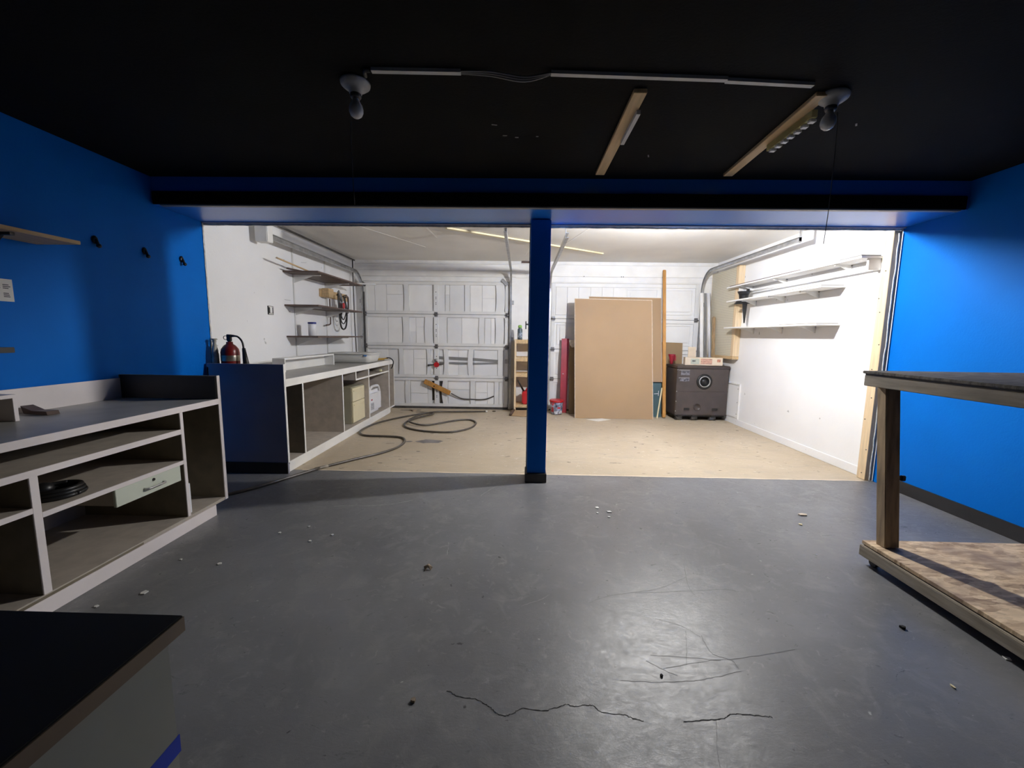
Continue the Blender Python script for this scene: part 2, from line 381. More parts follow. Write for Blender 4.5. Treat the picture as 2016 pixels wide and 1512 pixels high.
box('mid_board', XL, D1B + .1, D - .010, D, 2.31, 2.41, BACKW, wb, .003)
for x in (1.02, 1.63, 1.66, 2.3): obj('nail_head', cyl(B(), (x, D - .022, 2.234), (x, D - .026, 2.234), .008, n=8), STEELD, wb)
box('stain_plank', .0, .22, D - .04, D, 2.435, 2.465, BROWNP, wb)
# baseboards
box('baseboard_right', XR - .014, XR, P + .06, 5.9, 0, .085, WHITEW, kind=S, bev=.003)
box('baseboard_right', XR - .016, XR, YREAR, P - .06, 0, .10, BLACKB, kind=S, bev=.003)
box('baseboard_left', XL, XL + .016, YREAR, P - .1, 0, .10, BLACKB, kind=S, bev=.003)
box('baseboard_back', D1A - .1, XR, D + .0, D + .02, 0, .012, GRIME_RECESS, kind=S)
# edge of the grey paint: a ragged pale bead on the floor
bm = B(); n = 60
top, bot = [], []
for i in range(n + 1):
    x = -2.0 + (XR + 1.9) * i / n
    top.append(bm.verts.new((x, P + .012 + random.uniform(-.004, .006), .0012))); bot.append(bm.verts.new((x, P - .006 + random.uniform(-.006, .004), .0012)))
for i in range(n): bm.faces.new((bot[i], bot[i + 1], top[i + 1], top[i]))
obj('trim_1', bm, CARTON, kind=S)
# ragged drywall edges of the opening
def ragged(name, x0, x1, y, z0, z1, axis, amp, m, seg=40, t=.012):
    bm = B(); A, C = [], []
    for i in range(seg + 1):
        f = i / seg; a = random.uniform(-amp, amp); c = random.uniform(-amp, amp) * .4
        if axis == 'z': A.append(V((x0 + a, y, z0 + (z1 - z0) * f))); C.append(V((x1 + c, y, z0 + (z1 - z0) * f)))
        else: A.append(V((x0 + (x1 - x0) * f, y, z0 + a))); C.append(V((x0 + (x1 - x0) * f, y, z1 + c)))
    va = [bm.verts.new(p) for p in A]; vc = [bm.verts.new(p) for p in C]
    va2 = [bm.verts.new(p + V((0, t, 0))) for p in A]; vc2 = [bm.verts.new(p + V((0, t, 0))) for p in C]
    for i in range(seg):
        bm.faces.new((va[i], va[i + 1], vc[i + 1], vc[i])); bm.faces.new((va2[i], vc2[i], vc2[i + 1], va2[i + 1]))
        bm.faces.new((va[i], va2[i], va2[i + 1], va[i + 1])); bm.faces.new((vc[i], vc[i + 1], vc2[i + 1], vc2[i]))
    return obj(name, bm, m, kind=S)
ragged('trim_2', XL - .004, XL + .006, P - .02, .98, 2.185, 'z', .005, PLASTER)
ragged('trim_3', XL, XR, P + .0, 2.172, 2.195, 'x', .002, PLASTER, 90, .02)

# beam over the opening
bt = struct_empty('ceiling_beam', (.2, 3.3, ZT))
box('beam_body', XL, XR, 3.07, 3.545, ZT + .004, H + .1, BLUEG, bt)
box('fascia_board', XL + .01, XR - .02, 3.055, 3.07, ZT + .002, 2.285, BLACKC, bt, .005)
box('edge_strip', XL + .06, XR - .05, 3.06, 3.10, ZT - .006, ZT + .006, GREY, bt, .003)
box('edge_strip', XL, XR, 3.525, 3.547, ZT - .004, ZT + .006, NAVY, bt)
# the post
tp = thing('support_post', 'square blue post standing under the beam in the middle of the opening', 'post', (.152, 3.44, 0))
box('shaft', .072, .232, 3.36, 3.53, .075, ZT - .004, BLUE, tp, .004)
box('base_trim', .055, .24, 3.335, 3.54, 0, .078, BLACKB, tp, .004)
box('corner_bead', .064, .0735, 3.51, 3.536, .0, ZT - .004, PLASTER, tp)
# pine stud at the right jamb
tp = thing('jamb_stud', 'pale pine stud nailed upright at the right side of the opening', 'stud', (3.145, P + .055, 0))
box('stud', 3.122, 3.162, P + .012, P + .10, .004, 2.172, PINE, tp, .002)
box('filler_board', 3.162, XR, P + .016, P + .06, 0, 2.172, GREY, tp)
for z, y in ((.06, .05), (.28, .03), (.55, .08), (.75, .04), (1.0, .07), (1.22, .03), (1.5, .06), (1.62, .085), (1.85, .05)): obj('nail_head', cyl(B(), (3.1225, P + y, z), (3.119, P + y, z), .005, n=8), STEELD, tp)
bm = B(); tube(bm, [(3.150 + random.uniform(-.004, .004), P - .004, 2.15 * k / 34) for k in range(35)], .0055, 6, 2); obj('trim_4', bm, PLASTER, kind=S)

# ================================================================== garage doors
def door1():
    d = struct_empty('door_1', ((D1A + D1B) / 2, D + .03, 0))
    zs = [.035, .53, 1.065, 1.597, 2.13]
    cx = lambda c: -2.927 + c * .001593
    strips = [  # (left, right) of the white upright strips in each section, bottom to top
        [(610, 660), (1015, 1065), (1310, 1360), (1565, 1612)],
        [(545, 592), (842, 884), (1020, 1068), (1290, 1343), (1600, 1650)],
        [(590, 660), (832, 915), (972, 1060), (1402, 1455), (1568, 1655)],
        [(608, 660), (972, 1042), (1250, 1304), (1572, 1662)]]
    seams = [[430, 850, 1490], [430, 700, 1180], [435, 730, 1215, 1525], [300, 425, 1090, 1430]]
    for i in range(4):
        z0, z1 = zs[i] + .003, zs[i + 1] - .003
        s = box('section', D1A, D1B, D + .028, D + .045, z0, z1, DOORG, d)
        box('rail', D1A + .02, D1B - .01, D - .012, D + .03, z1 - .05, z1, DOORG, s, .004)
        box('rail', D1A + .02, D1B - .01, D - .012, D + .03, z0, z0 + .05, DOORG, s, .004)
        box('end_stile', D1A + .005, D1A + .075, D - .016, D + .028, z0 + .05, z1 - .05, FOAMG, s, .002)
        box('end_stile', D1B - .065, D1B - .005, D - .016, D + .028, z0 + .05, z1 - .05, FOAMG, s, .002)
        cs = box('center_stile', -1.455, -1.378, D - .016, D + .028, z0 + .05, z1 - .05, FOAMG, s, .002)
        for hz in (z0 + .16, z0 + .185, z0 + .25, z0 + .275, z0 + .36):
            obj('bolt_hole', cyl(B(), (-1.416, D - .0175, hz), (-1.416, D - .0155, hz), .0075, n=8), BLK, cs)
        cuts = [D1A + .075, -1.455, -1.378, D1B - .065]
        for a, b_ in strips[i]:
            bm = B(); xa, xb = cx(a), cx(b_); k = random.uniform(-.025, .025); zz = [z0 + .05 + (z1 - z0 - .1) * q / 6 for q in range(7)]
            pl = [V((xa + k * math.sin(math.pi * q / 6), D - .006, zz[q])) for q in range(7)] + [V((xb + k * math.sin(math.pi * q / 6), D - .006, zz[q])) for q in range(6, -1, -1)]
            prism(bm, pl, (0, .030, 0)); obj('upright_strip', bm, FOAMG, s)
            cuts += [xa - .004, xb + .004]
        ed = sorted([c for c in cuts] + [cx(c) for c in seams[i]] + ([cx(893)] if i == 0 else []))
        for a, b_ in zip(ed, ed[1:]):
            mid = (a + b_) / 2
            if b_ - a < .03 or -1.455 < mid < -1.378: continue
            if any(cx(p) - .01 < mid < cx(q) + .01 for p, q in strips[i]): continue
            if i == 0 and cx(890) < mid < cx(1016): continue
            yo = random.uniform(0, .008)
            zsplit = z0 + (z1 - z0) * random.choice((.45, .5, .6)) if random.random() < .35 else None
            mm = random.choice((FOAMW, FOAMW, FOAMG))
            if zsplit:
                box('insulation_panel', a + .002, b_ - .002, D + .008 + yo, D + .028, z0 + .05, zsplit - .002, mm, s, .002)
                box('insulation_panel', a + .002, b_ - .002, D + .010 + yo, D + .028, zsplit + .002, z1 - .05, FOAMW, s, .002)
            else:
                box('insulation_panel', a + .002, b_ - .002, D + .008 + yo, D + .028, z0 + .05, z1 - .05, mm, s, .002)
        if i == 0:
            box('open_recess', cx(893), -1.455, D + .0275, D + .029, z0 + .1, z1 - .05, GRIME_RECESS, s)  # thin dark sheets over the door skin, either side of the center stile
            box('open_recess', -1.378, cx(1015), D + .0275, D + .029, z0 + .05, z1 - .05, GRIME_RECESS, s)
        if i < 3:
            for hx in (D1A + .04, -1.416, D1B - .03):
                bm = bx(B(), hx - .026, hx + .026, D - .022, D - .014, z1 - .038, z1 + .036, .003); cyl(bm, (hx - .035, D - .028, z1), (hx + .035, D - .028, z1), .010, n=8)
                obj('hinge', bm, HINGE, s)
    # dark straps woven behind the strips, the lock and its bar
    bm = B(); bar(bm, (cx(975), D + .003, .872), (cx(1345), D + .003, .852), .006, .048); bar(bm, (cx(1345), D + .003, .852), (cx(1600), D + .003, .825), .006, .045); obj('strap', bm, GREY, d)
    bm = B(); bar(bm, (cx(975), D + .002, .785), (cx(1345), D + .002, .777), .006, .036); bar(bm, (cx(1345), D + .002, .777), (cx(1600), D + .002, .792), .006, .030); obj('strap', bm, GREY, d)
    lk = obj('lock', cyl(B(), (-1.414, D - .02, .755), (-1.414, D - .05, .755), .047, .043, n=12), REDPL, d)
    bm = B(); bar(bm, (-1.545, D - .026, .748), (-1.30, D - .026, .765), .010, .020); cyl(bm, (-1.55, D - .03, .742), (-1.55, D - .02, .742), .018, n=10); obj('lock_bar', bm, STEELD, lk)
    obj('lock_spring', cyl(B(), (-1.44, D - .03, .83), (-1.39, D - .03, .83), .025, n=10), STEEL, lk)
    obj('roller_latch', bx(B(), D1B - .06, D1B + .0, D - .03, D - .015, .79, .86, .004), STEEL, d)
    box('weather_seal', D1A, D1B, D - .01, D + .05, .0, .036, STEELD, d, .004)
    bm = B(); bar(bm, (-2.66, D - .03, 2.10), (-2.58, D - .03, 2.06), .03, .05); obj('top_bracket', bm, STEELD, d)
    bm = B(); bar(bm, (D1B - .12, D - .02, 2.17), (D1B - .03, D - .02, 2.08), .03, .05); obj('top_bracket', bm, STEEL, d)
door1()
def door2():
    d = struct_empty('door_2', ((D2A + D2B) / 2, D + .03, 0))
    zs = [.02, .545, 1.045, 1.55, 2.13]
    for i in range(4):
        z0, z1 = zs[i] + .003, zs[i + 1] - .003
        s = box('section', D2A, D2B, D + .02, D + .045, z0, z1, DOORW, d)
        box('rail', D2A + .06, D2B - .06, D + .0, D + .022, z1 - .06, z1, DOORW, s, .003)
        box('rail', D2A + .06, D2B - .06, D + .0, D + .022, z0, z0 + .055, DOORW, s, .003)
        for x in (D2A + .003, D2B - .063): box('end_stile', x, x + .06, D - .008, D + .022, z0, z1, FOAMG, s, .002)
        xa, xb = D2A + .07, D2B - .07; w = (xb - xa) / 4
        for k in range(4):
            px0, px1 = xa + k * w + .03, xa + (k + 1) * w - .03
            if i == 3 and k < 2:
                for q in range(3): box('insulation_panel', px0 - .025 + q * (w - .01) / 3, px0 - .03 + (q + 1) * (w - .01) / 3, D + .004, D + .02, z0 + .06, z1 - .065, FOAMW, s, .002)
                continue
            fr = B()
            for (a, b_, c, e) in ((px0, px1, z0 + .075, z0 + .095), (px0, px1, z1 - .1, z1 - .08), (px0, px0 + .02, z0 + .095, z1 - .1), (px1 - .02, px1, z0 + .095, z1 - .1)):
                bx(fr, a, b_, D + .006, D + .02, c, e, .003)
            obj('raised_frame', fr, DOORW, s)
            box('raised_panel', px0 + .05, px1 - .05, D + .008, D + .02, z0 + .125, z1 - .13, DOORW, s, .006)
        if i < 3:
            for hx in (D2A + .035, D2B - .035):
                bm = bx(B(), hx - .03, hx + .03, D - .016, D - .008, z1 - .035, z1 + .035, .003); cyl(bm, (hx - .035, D - .022, z1), (hx + .035, D - .022, z1), .010, n=8)
                obj('hinge', bm, HINGE, s)
    box('weather_seal', D2A, D2B, D + .0, D + .05, 0, .021, STEELD, d)
door2()

def track(name, label, x, zt, ynear, face, xnear=None, hanger=True, wide=.05, m=STEEL):
    xnear = x if xnear is None else xnear
    t = thing(name, label, 'door track', (x, D - .06, 0), 'garage door tracks')
    R = .30; pts = [V((x, D - .05, .02)), V((x, D - .05, .7)), V((x, D - .05, 1.4)), V((x, D - .05, zt - R))]
    for k in range(1, 9):
        a = k / 8 * math.pi / 2; pts.append(V((x, D - .05 - R * (1 - math.cos(a)), zt - R + R * math.sin(a))))
    y1 = D - .05 - R
    for k in range(1, 5): pts.append(V((x + (xnear - x) * k / 4, y1 + (ynear - y1) * k / 4, zt)))
    obj('rail', channel(B(), pts, wide, .03, .004, (face, 0, 0)), m, t)
    for z in (.5, 1.2, 1.8): box('wall_bracket', x - .02 - face * .015, x + .02 - face * .015, D - .05, D, z - .03, z + .03, STEEL, t)
    if hanger:
        bm = bx(B(), xnear - .004 - face * .0, xnear + .004, ynear + .0, ynear + .035, zt - .03, H, .0)
        bx(bm, xnear - .02, xnear + .02, ynear, ynear + .035, H - .005, H); obj('hanger', bm, STEEL, t)
    return t
t1 = track('door_track', 'steel door track curving up beside the left shelves', -2.648, 2.24, 4.24, 1, xnear=-2.61, hanger=False, wide=.055)
box('shadow_gap_strip', -2.618, -2.604, D - .06, D - .02, .02, 1.95, STEELD, t1)  # dark strip standing in for the shadow gap between track and door
box('end_block', -2.70, -2.57, 4.14, 4.24, 2.17, H, TRIMW, t1, .006)
track('door_track', 'steel door track rising at the right edge of the left garage door', -.155, 2.30, 4.1, -1)
track('door_track', 'steel door track just right of the blue post, slanting on the ceiling', .455, 2.28, 4.25, 1, xnear=.445)
track('door_track', 'steel door track curving along the right wall above the white shelves', 2.955, 2.31, 4.46, -1)
tag(obj('ceiling_rod', cyl(B(), (XL + .05, 4.22, 2.435), (XL + .05, 6.62, 2.435), .012, n=10), STEELD), 'thin dark rod running along the left wall just below the white ceiling', 'rod')
tag(obj('corner_rod', tube(B(), [(XL + .07, 6.5, 2.42), (XL + .072, 6.5, 1.6), (XL + .085, 6.5, .98), (XL + .09, 6.5, .856)], .010, sub=4), STEELD), 'thin dark cord hanging down the left back corner to the counter', 'cord')
tag(obj('lath', bar(B(), (-.86, 4.70, H - .012), (1.17, 6.04, H - .012), .045, .018), LATH), 'pale yellow lath nailed slantwise across the white ceiling', 'lath')

# ================================================================== counters along the left wall
CF, CBK = -2.062, XL + .018
def counter(name, label, y0, y1, m_edge, zt, zb, kick_far):
    t = thing(name, label, 'counter', (-2.4, (y0 + y1) / 2, 0))
    box('worktop', CBK + .016, CF - .001, y0 + .02, y1 - .022, zb + .006, zt, MELD, t)
    box('front_edge', CF - .004, CF + .004, y0 + .02, y1 - .022, zb, zt + .002, m_edge, t, .002)
    box('backsplash', CBK, CBK + .016, y0, y1, .10, zt + .135 if zt < .82 else .952, m_edge, t, .002)
    b_ = box('bottom_panel', CBK + .016, CF, y0 + .02, y1 - .02, .085, .105, PART, t)
    box('toe_kick', CF - .05, CF - .034, y0 + .06, y1 - kick_far, 0, .085, m_edge, t)
    box('back_panel', CBK + .016, CBK + .024, y0 + .02, y1 - .02, .105, zb, PART, t)
    return t
def panel(t, name, y, z0, z1, m, medge, xf=CF, xb=CBK + .024, th=.02):
    p = box(name, xb, xf - .003, y - th / 2, y + th / 2, z0, z1, m, t)
    box('edge_band', xf - .004, xf + .003, y - th / 2 - .001, y + th / 2 + .001, z0, z1, medge, p, .001)
    return p
def shelfp(t, name, y0, y1, z, m, medge, xf=CF, xb=CBK + .024, th=.02):
    p = box(name, xb, xf - .003, y0, y1, z - th, z, m, t)
    box('edge_band', xf - .004, xf + .003, y0, y1, z - th - .001, z + .001, medge, p, .001)
    return p
# near counter
c1 = counter('shop_counter', 'long open pinkish white counter nearest on the left, with a small drawer', .75, 2.69, MELP, .80, .765, .09)
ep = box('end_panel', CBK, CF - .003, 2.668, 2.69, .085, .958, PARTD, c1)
box('edge_band', CF - .004, CF + .003, 2.666, 2.692, .085, .96, MELP, ep, .001)
box('end_liner', CBK + .016, CF - .006, 2.660, 2.668, .801, .956, BLACKB, ep)
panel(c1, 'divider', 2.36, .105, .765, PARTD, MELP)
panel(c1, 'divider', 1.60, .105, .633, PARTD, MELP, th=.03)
shelfp(c1, 'shelf', .77, 2.35, .662, PART, MELP, th=.028)
shelfp(c1, 'shelf', 1.615, 2.35, .468, PART, MELP, th=.022)
shelfp(c1, 'shelf', .77, 1.585, .50, PART, MELP, th=.022)
dr = box('drawer', CF - .35, CF - .012, 1.93, 2.315, .358, .442, PART, c1)
df = box('drawer_front', CF - .012, CF + .004, 1.925, 2.32, .352, .446, mat('pale_green_laminate', (0.66, 0.70, 0.58), .45, .04, 4), dr, .002)
obj('handle', tube(B(), [(CF + .006, 2.08, .392), (CF + .024, 2.09, .391), (CF + .026, 2.14, .391), (CF + .024, 2.19, .391), (CF + .006, 2.20, .392)], .0055), STEEL, dr)
obj('lock', cyl(B(), (CF + .003, 2.14, .425), (CF + .008, 2.14, .425), .008, n=10), BLK, dr)
box('toe_board', CF - .036, CF - .014, .80, 2.60, .0, .075, MELP, c1, .002)
box('brown_edge', CF - .02, CF + .001, .80, 2.05, .086, .098, PARTD, c1)
# raised box at the back of the near counter
lb = thing('counter_riser', 'low open riser box standing at the back of the near left counter', 'riser', (-2.6, 1.6, .80))
def riser(t, xb, xf, y0, y1, z0, z1, m, mi):
    box('top', xb, xf, y0, y1, z1 - .018, z1, m, t, .002)
    box('end_panel', xb, xf, y0, y0 + .018, z0, z1 - .018, m, t, .001)
    box('end_panel', xb, xf, y1 - .018, y1, z0, z1 - .018, m, t, .001)
    box('back', xb, xb + .01, y0 + .018, y1 - .018, z0, z1 - .018, mi, t)
riser(lb, -2.66, -2.50, 1.0, 1.92, .801, .935, MELP, PARTD)
# far counter
c2 = counter('shop_counter', 'long open white counter along the far left wall with a navy end panel', 3.44, 6.50, MELA, .848, .782, .12)
box('bottom_edge', CF - .004, CF + .003, 3.46, 6.48, .083, .107, MELA, c2, .001)
ep = box('end_panel', CBK, CF - .003, 3.44, 3.462, .0, .982, NAVY, c2)
box('edge_band', CF - .004, CF + .003, 3.438, 3.464, .10, .984, MELA, ep, .001)
box('black_kick', CBK, CF - .006, 3.432, 3.441, 0, .10, BLACKB, ep)
box('chipped_corner', CF - .06, CF - .03, 3.445, 3.50, 0, .085, PINE, c2)
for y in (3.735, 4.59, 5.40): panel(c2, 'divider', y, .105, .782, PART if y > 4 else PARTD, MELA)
panel(c2, 'divider', 6.24, .105, .782, PART, MELA)
panel(c2, 'end_panel', 6.49, .085, .80, PART, MELA)
box('cubby_side', CBK + .2, CF - .004, 4.97, 4.985, .675, .79, PART, c2)
box('cubby_floor', CBK + .2, CF - .004, 4.985, 6.23, .675, .69, PART, c2)
cbf = box('cubby_edge', CF - .006, CF + .002, 4.968, 6.23, .672, .692, MELA, c2)
box('cubby_edge', CF - .006, CF + .002, 4.966, 4.987, .69, .787, MELA, c2)
box('switch', CF - .05, CF - .02, 5.95, 5.99, .70, .73, mat('pale_yellow_bit', (.75, .72, .45), .5), c2)
box('toe_board', CF - .034, CF - .018, 3.48, 6.30, 0, .083, MELA, c2, .002)
lb = thing('counter_riser', 'narrow open white riser box standing on the far left counter', 'riser', (-2.47, 4.6, .85))
riser(lb, -2.545, -2.415, 4.06, 5.16, .851, .995, MELA, MELA)

# things on and in the counters
t = thing('fire_extinguisher', 'dark red fire extinguisher with black horn on the far left counter', 'fire extinguisher', (-2.60, 3.57, .852))
cx_, cy_ = -2.595, 3.542
obj('cylinder', lathe(B(), [(.066, .852), (.072, .86), (.072, 1.075), (.067, 1.105), (.047, 1.135), (.027, 1.15), (.025, 1.17)], (cx_, cy_, 0), 28), REDEX, t)
obj('label_band', lathe(B(), [(.0728, 1.0), (.0732, 1.002), (.0732, 1.048), (.0728, 1.05)], (cx_, cy_, 0), 28), mat('brushed_label', (.55, .50, .40), .3, .2, 20, metal=.8), t)
obj('valve', cyl(bx(B(), cx_ - .017, cx_ + .017, cy_ - .014, cy_ + .014, 1.175, 1.235, .003), (cx_, cy_, 1.15), (cx_, cy_, 1.19), .014, n=12), BLK, t)
obj('carry_handle', bar(bar(B(), (cx_, cy_, 1.212), (cx_ + .075, cy_, 1.22), .012, .008), (cx_, cy_, 1.232), (cx_ + .045, cy_, 1.228), .012, .006), BLK, t)
bm = B(); tube(bm, [(cx_ - .034 + .018 * math.cos(a * .7854), cy_, 1.205 + .018 * math.sin(a * .7854)) for a in range(9)], .003, 6, 1); obj('pull_ring', bm, STEELD, t)
obj('hose', tube(B(), [(cx_ + .02, cy_, 1.22), (cx_ + .075, cy_, 1.216), (cx_ + .115, cy_, 1.17), (cx_ + .125, cy_, 1.10)], .008), BLK, t)
obj('horn', cyl(B(), (cx_ + .125, cy_, 1.115), (cx_ + .148, cy_, .87), .013, .034, n=16), BLK, t)
tag(obj('water_bottle', lathe(B(), [(.024, .852), (.027, .858), (.028, .98), (.027, 1.05), (.022, 1.10), (.016, 1.13), (.012, 1.16), (.015, 1.165), (.015, 1.185), (.026, 1.19), (.018, 1.198)], (-2.694, 3.494, 0), 20), mat('dusty_bottle', (.55, .51, .43), .4, .3, 14)), 'dusty grey bottle beside the fire extinguisher, against the left wall', 'bottle')
t = thing('storage_bin', 'cloudy clear plastic storage bin lying on the far end of the counter', 'storage bin', (-2.38, 5.73, .852))
def rrect(c, a, b_, r, z, n=5):
    out = []
    for (sx, sy, a0) in ((1, 1, 0), (-1, 1, 90), (-1, -1, 180), (1, -1, 270)):
        for k in range(n + 1):
            t_ = math.radians(a0 + 90 * k / n); out.append(V((c[0] + sx * (a - r) + r * math.cos(t_), c[1] + sy * (b_ - r) + r * math.sin(t_), z)))
    return out
def loft(bm, loops):
    rs = [[bm.verts.new(p) for p in l] for l in loops]; n = len(rs[0])
    for A, C in zip(rs, rs[1:]):
        for k in range(n): bm.faces.new((A[k], A[(k + 1) % n], C[(k + 1) % n], C[k])).smooth = True
    bm.faces.new(rs[0][::-1]); bm.faces.new(rs[-1])
bc = (-2.385, 5.74); bm = B()
loft(bm, [rrect(bc, .26, .17, .05, .8505), rrect(bc, .278, .188, .06, .862), rrect(bc, .31, .22, .07, .970), rrect(bc, .306, .216, .07, .970), rrect(bc, .274, .184, .06, .866), rrect(bc, .255, .165, .05, .856)])
obj('body', bm, CLEAR, t)
bm = B(); loft(bm, [rrect(bc, .312, .222, .07, .970), rrect(bc, .322, .232, .08, .971), rrect(bc, .322, .232, .08, .978), rrect(bc, .30, .21, .07, .990), rrect(bc, .28, .19, .06, .990)]); obj('lid', bm, CLEAR, t)
bm = B(); bx(bm, -2.17, -2.13, 5.515, 5.522, .945, .968); obj('sticker', bm, mat('blue_sticker', (.12, .25, .5), .5), t)
t = thing('air_tool', 'amber nozzle with a short black hose at the far counter end', 'tool', (-2.12, 6.2, .852))
obj('nozzle', bar(bar(B(), (-2.22, 6.17, .868), (-2.11, 6.20, .873), .03, .03, bev=.006), (-2.11, 6.2, .88), (-2.06, 6.21, .885), .018, .018), YELB, t)
obj('hose', tube(B(), [(-2.08, 6.2, .89), (-2.03, 6.22, .885), (-1.99, 6.24, .84), (-2.0, 6.25, .77), (-2.03, 6.26, .72)], .009), BLK, t)
# filing cabinet
t = thing('filing_cabinet', 'small cream two drawer filing cabinet inside the far counter', 'filing cabinet', (-2.34, 5.2, .105))
box('body', -2.58, -2.14, 4.99, 5.385, .106, .575, OLIVE_SHADED, t, .004)
for z0, z1 in ((.12, .385), (.392, .565)):
    f = box('drawer', -2.14, -2.12, 4.995, 5.38, z0, z1, CREAM, t, .003)
    box('pull', -2.122, -2.112, 5.02, 5.36, z1 - .045, z1 - .03, CREAM, f, .003)
obj('knob', lathe(B(), [(.006, 0), (.006, .01), (.012, .014), (.012, .02)], (-2.36, 4.99, .42), 10, Matrix.Rotation(math.pi / 2, 3, 'X')), STEEL, t)
# jerry can
t = thing('jerry_can', 'white plastic jerry can standing in the far counter', 'jerry can', (-2.3, 5.72, .106))
bm = bx(B(), -2.46, -2.12, 5.50, 6.06, .107, .44, .045); obj('body', bm, WPL, t)
obj('handle', tube(B(), [(-2.19, 5.74, .43), (-2.19, 5.80, .475), (-2.19, 5.98, .48), (-2.19, 6.10, .455), (-2.19, 6.15, .34), (-2.19, 6.15, .21), (-2.19, 6.07, .17)], .022), WPL, t)
obj('cap', cyl(B(), (-2.22, 5.62, .43), (-2.22, 5.62, .46), .03, n=14), WPL, t)
lb = box('label', -2.121, -2.1185, 5.60, 5.72, .17, .27, mat('grey_label', (.5, .5, .52), .6, .2, 40), t)
box('mark', -2.121, -2.1185, 5.62, 5.67, .305, .325, REDP, t)
# near counter contents
tag(obj('wood_scrap', prism(B(), [(-2.69, 2.085, .8015), (-2.52, 2.055, .8015), (-2.52, 2.05, .822), (-2.61, 2.06, .822), (-2.69, 2.075, .845)], (.01, .05, 0)), BROWNP), 'small dark wedge of wood on the near counter top', 'wood scrap')
t = thing('belt_coil', 'black coiled belt lying on the shelf of the near counter', 'belt', (-2.2, 1.80, .469))
for k, (r_, z_) in enumerate(((.085, .479), (.08, .494), (.074, .508))):
    obj('loop', tube(B(), [(-2.2 + r_ * math.cos(a * math.pi / 8 + k), 1.80 + r_ * 1.05 * math.sin(a * math.pi / 8 + k), z_) for a in range(17)], .0105, 8, 2), BLK, t)
obj('buckle', lathe(B(), [(.035, .50), (.038, .51), (.03, .53), (.012, .538), (.001, .54)], (-2.235, 1.77, 0), 14), BLK, t)
tag(obj('paper_pad', bx(B(), -2.50, -2.085, 2.373, 2.412, .107, .30, .002), WPL), 'white pad standing against the divider in the near counter', 'pad')

# ================================================================== left wall shelves and what hangs there
def wall_shelf(name, label, x0, x1, y0, y1, z, th, m, brs, side, mb=None, strut=.18, group=None, edge=None):
    t = thing(name, label, 'shelf', ((x0 + x1) / 2, (y0 + y1) / 2, z - th), group)
    b_ = box('board', x0, x1, y0, y1, z - th, z, m, t, .002)
    wall = x0 if side > 0 else x1
    if edge:
        xf = x1 if side > 0 else x0
        box('edge_band', min(xf, xf + side * .002), max(xf, xf + side * .002), y0, y1, z - th, z, edge, b_)
    for y in brs:
        bm = B()
        bx(bm, min(wall, wall + side * .012), max(wall, wall + side * .012), y - .01, y + .01, z - th - strut * .62, z - th)
        d = abs(x1 - x0) * .82
        bx(bm, min(wall, wall + side * d), max(wall, wall + side * d), y - .01, y + .01, z - th - .012, z - th - .0005)
        prism(bm, [(wall + side * .01, y - .004, z - th - .01), (wall + side * .01, y - .004, z - th - strut * .55), (wall + side * d * .75, y - .004, z - th - .01)], (0, .008, 0))
        obj('bracket', bm, mb or TRIMW, t)
    return t
GL = 'brown shelves on the far left wall'
wall_shelf('wall_shelf', 'highest brown shelf on the far left wall', XL + .001, -2.345, 4.69, 6.0, 1.97, .018, BROWNP, (4.9, 5.7), 1, group=GL)
wall_shelf('wall_shelf', 'middle brown shelf on the far left wall', XL + .001, -2.355, 4.69, 6.0, 1.585, .018, BROWNP, (4.9, 5.7), 1, group=GL)
wall_shelf('wall_shelf', 'lowest brown shelf on the far left wall, holding a white jar', XL + .001, -2.38, 4.70, 6.05, 1.222, .018, BROWNP, (4.9, 5.7), 1, group=GL)
for y in (4.9, 5.7):
    tag(box('shelf_standard', XL, XL + .012, y - .012, y + .012, .96, 2.28, DOORG, bev=.002), ('nearer' if y < 5 else 'farther') + ' slotted metal strip holding the left wall shelves', 'shelf standard', 'slotted metal strips on the left wall')
tag(obj('dowel', cyl(B(), (-2.60, 4.33, 2.045), (-2.60, 5.3, 1.985), .009, n=10), PINEX), 'thin pale dowel jutting out over the highest left shelf', 'dowel')
tag(obj('dark_strip', bar(B(), (-2.66, 4.62, 1.985), (-2.50, 5.2, 1.978), .03, .012), BROWNP), 'short dark strip of wood lying on the highest left shelf', 'wood strip')
tag(obj('white_bar', bar(B(), (-2.40, 5.95, 1.985), (-2.14, 5.99, 1.979), .03, .022), TRIMW), 'short white bar sticking out from the far end of the highest left shelf', 'bar')
t = thing('jar', 'white plastic jar with a blue lid on the lowest left shelf', 'jar', (-2.56, 4.92, 1.223))
obj('body', lathe(B(), [(.04, 1.2225), (.046, 1.228), (.046, 1.36), (.04, 1.37)], (-2.56, 4.92, 0), 20), WPL, t)
obj('lid', lathe(B(), [(.047, 1.368), (.048, 1.371), (.048, 1.388), (.045, 1.39)], (-2.56, 4.92, 0), 20), mat('navy_lid', (.02, .03, .2), .4), t)
t = thing('outlet_plate', 'uncovered black electrical outlet in the left white wall', 'outlet', (XL, 4.42, 1.45))
box('box', XL, XL + .006, 4.372, 4.468, 1.452, 1.546, BLK, t)
box('receptacle', XL + .005, XL + .014, 4.40, 4.44, 1.47, 1.53, TRIMW, t, .003)
for z in (1.462, 1.536): box('tab', XL + .005, XL + .009, 4.385, 4.455, z - .005, z + .005, PAPER, t)
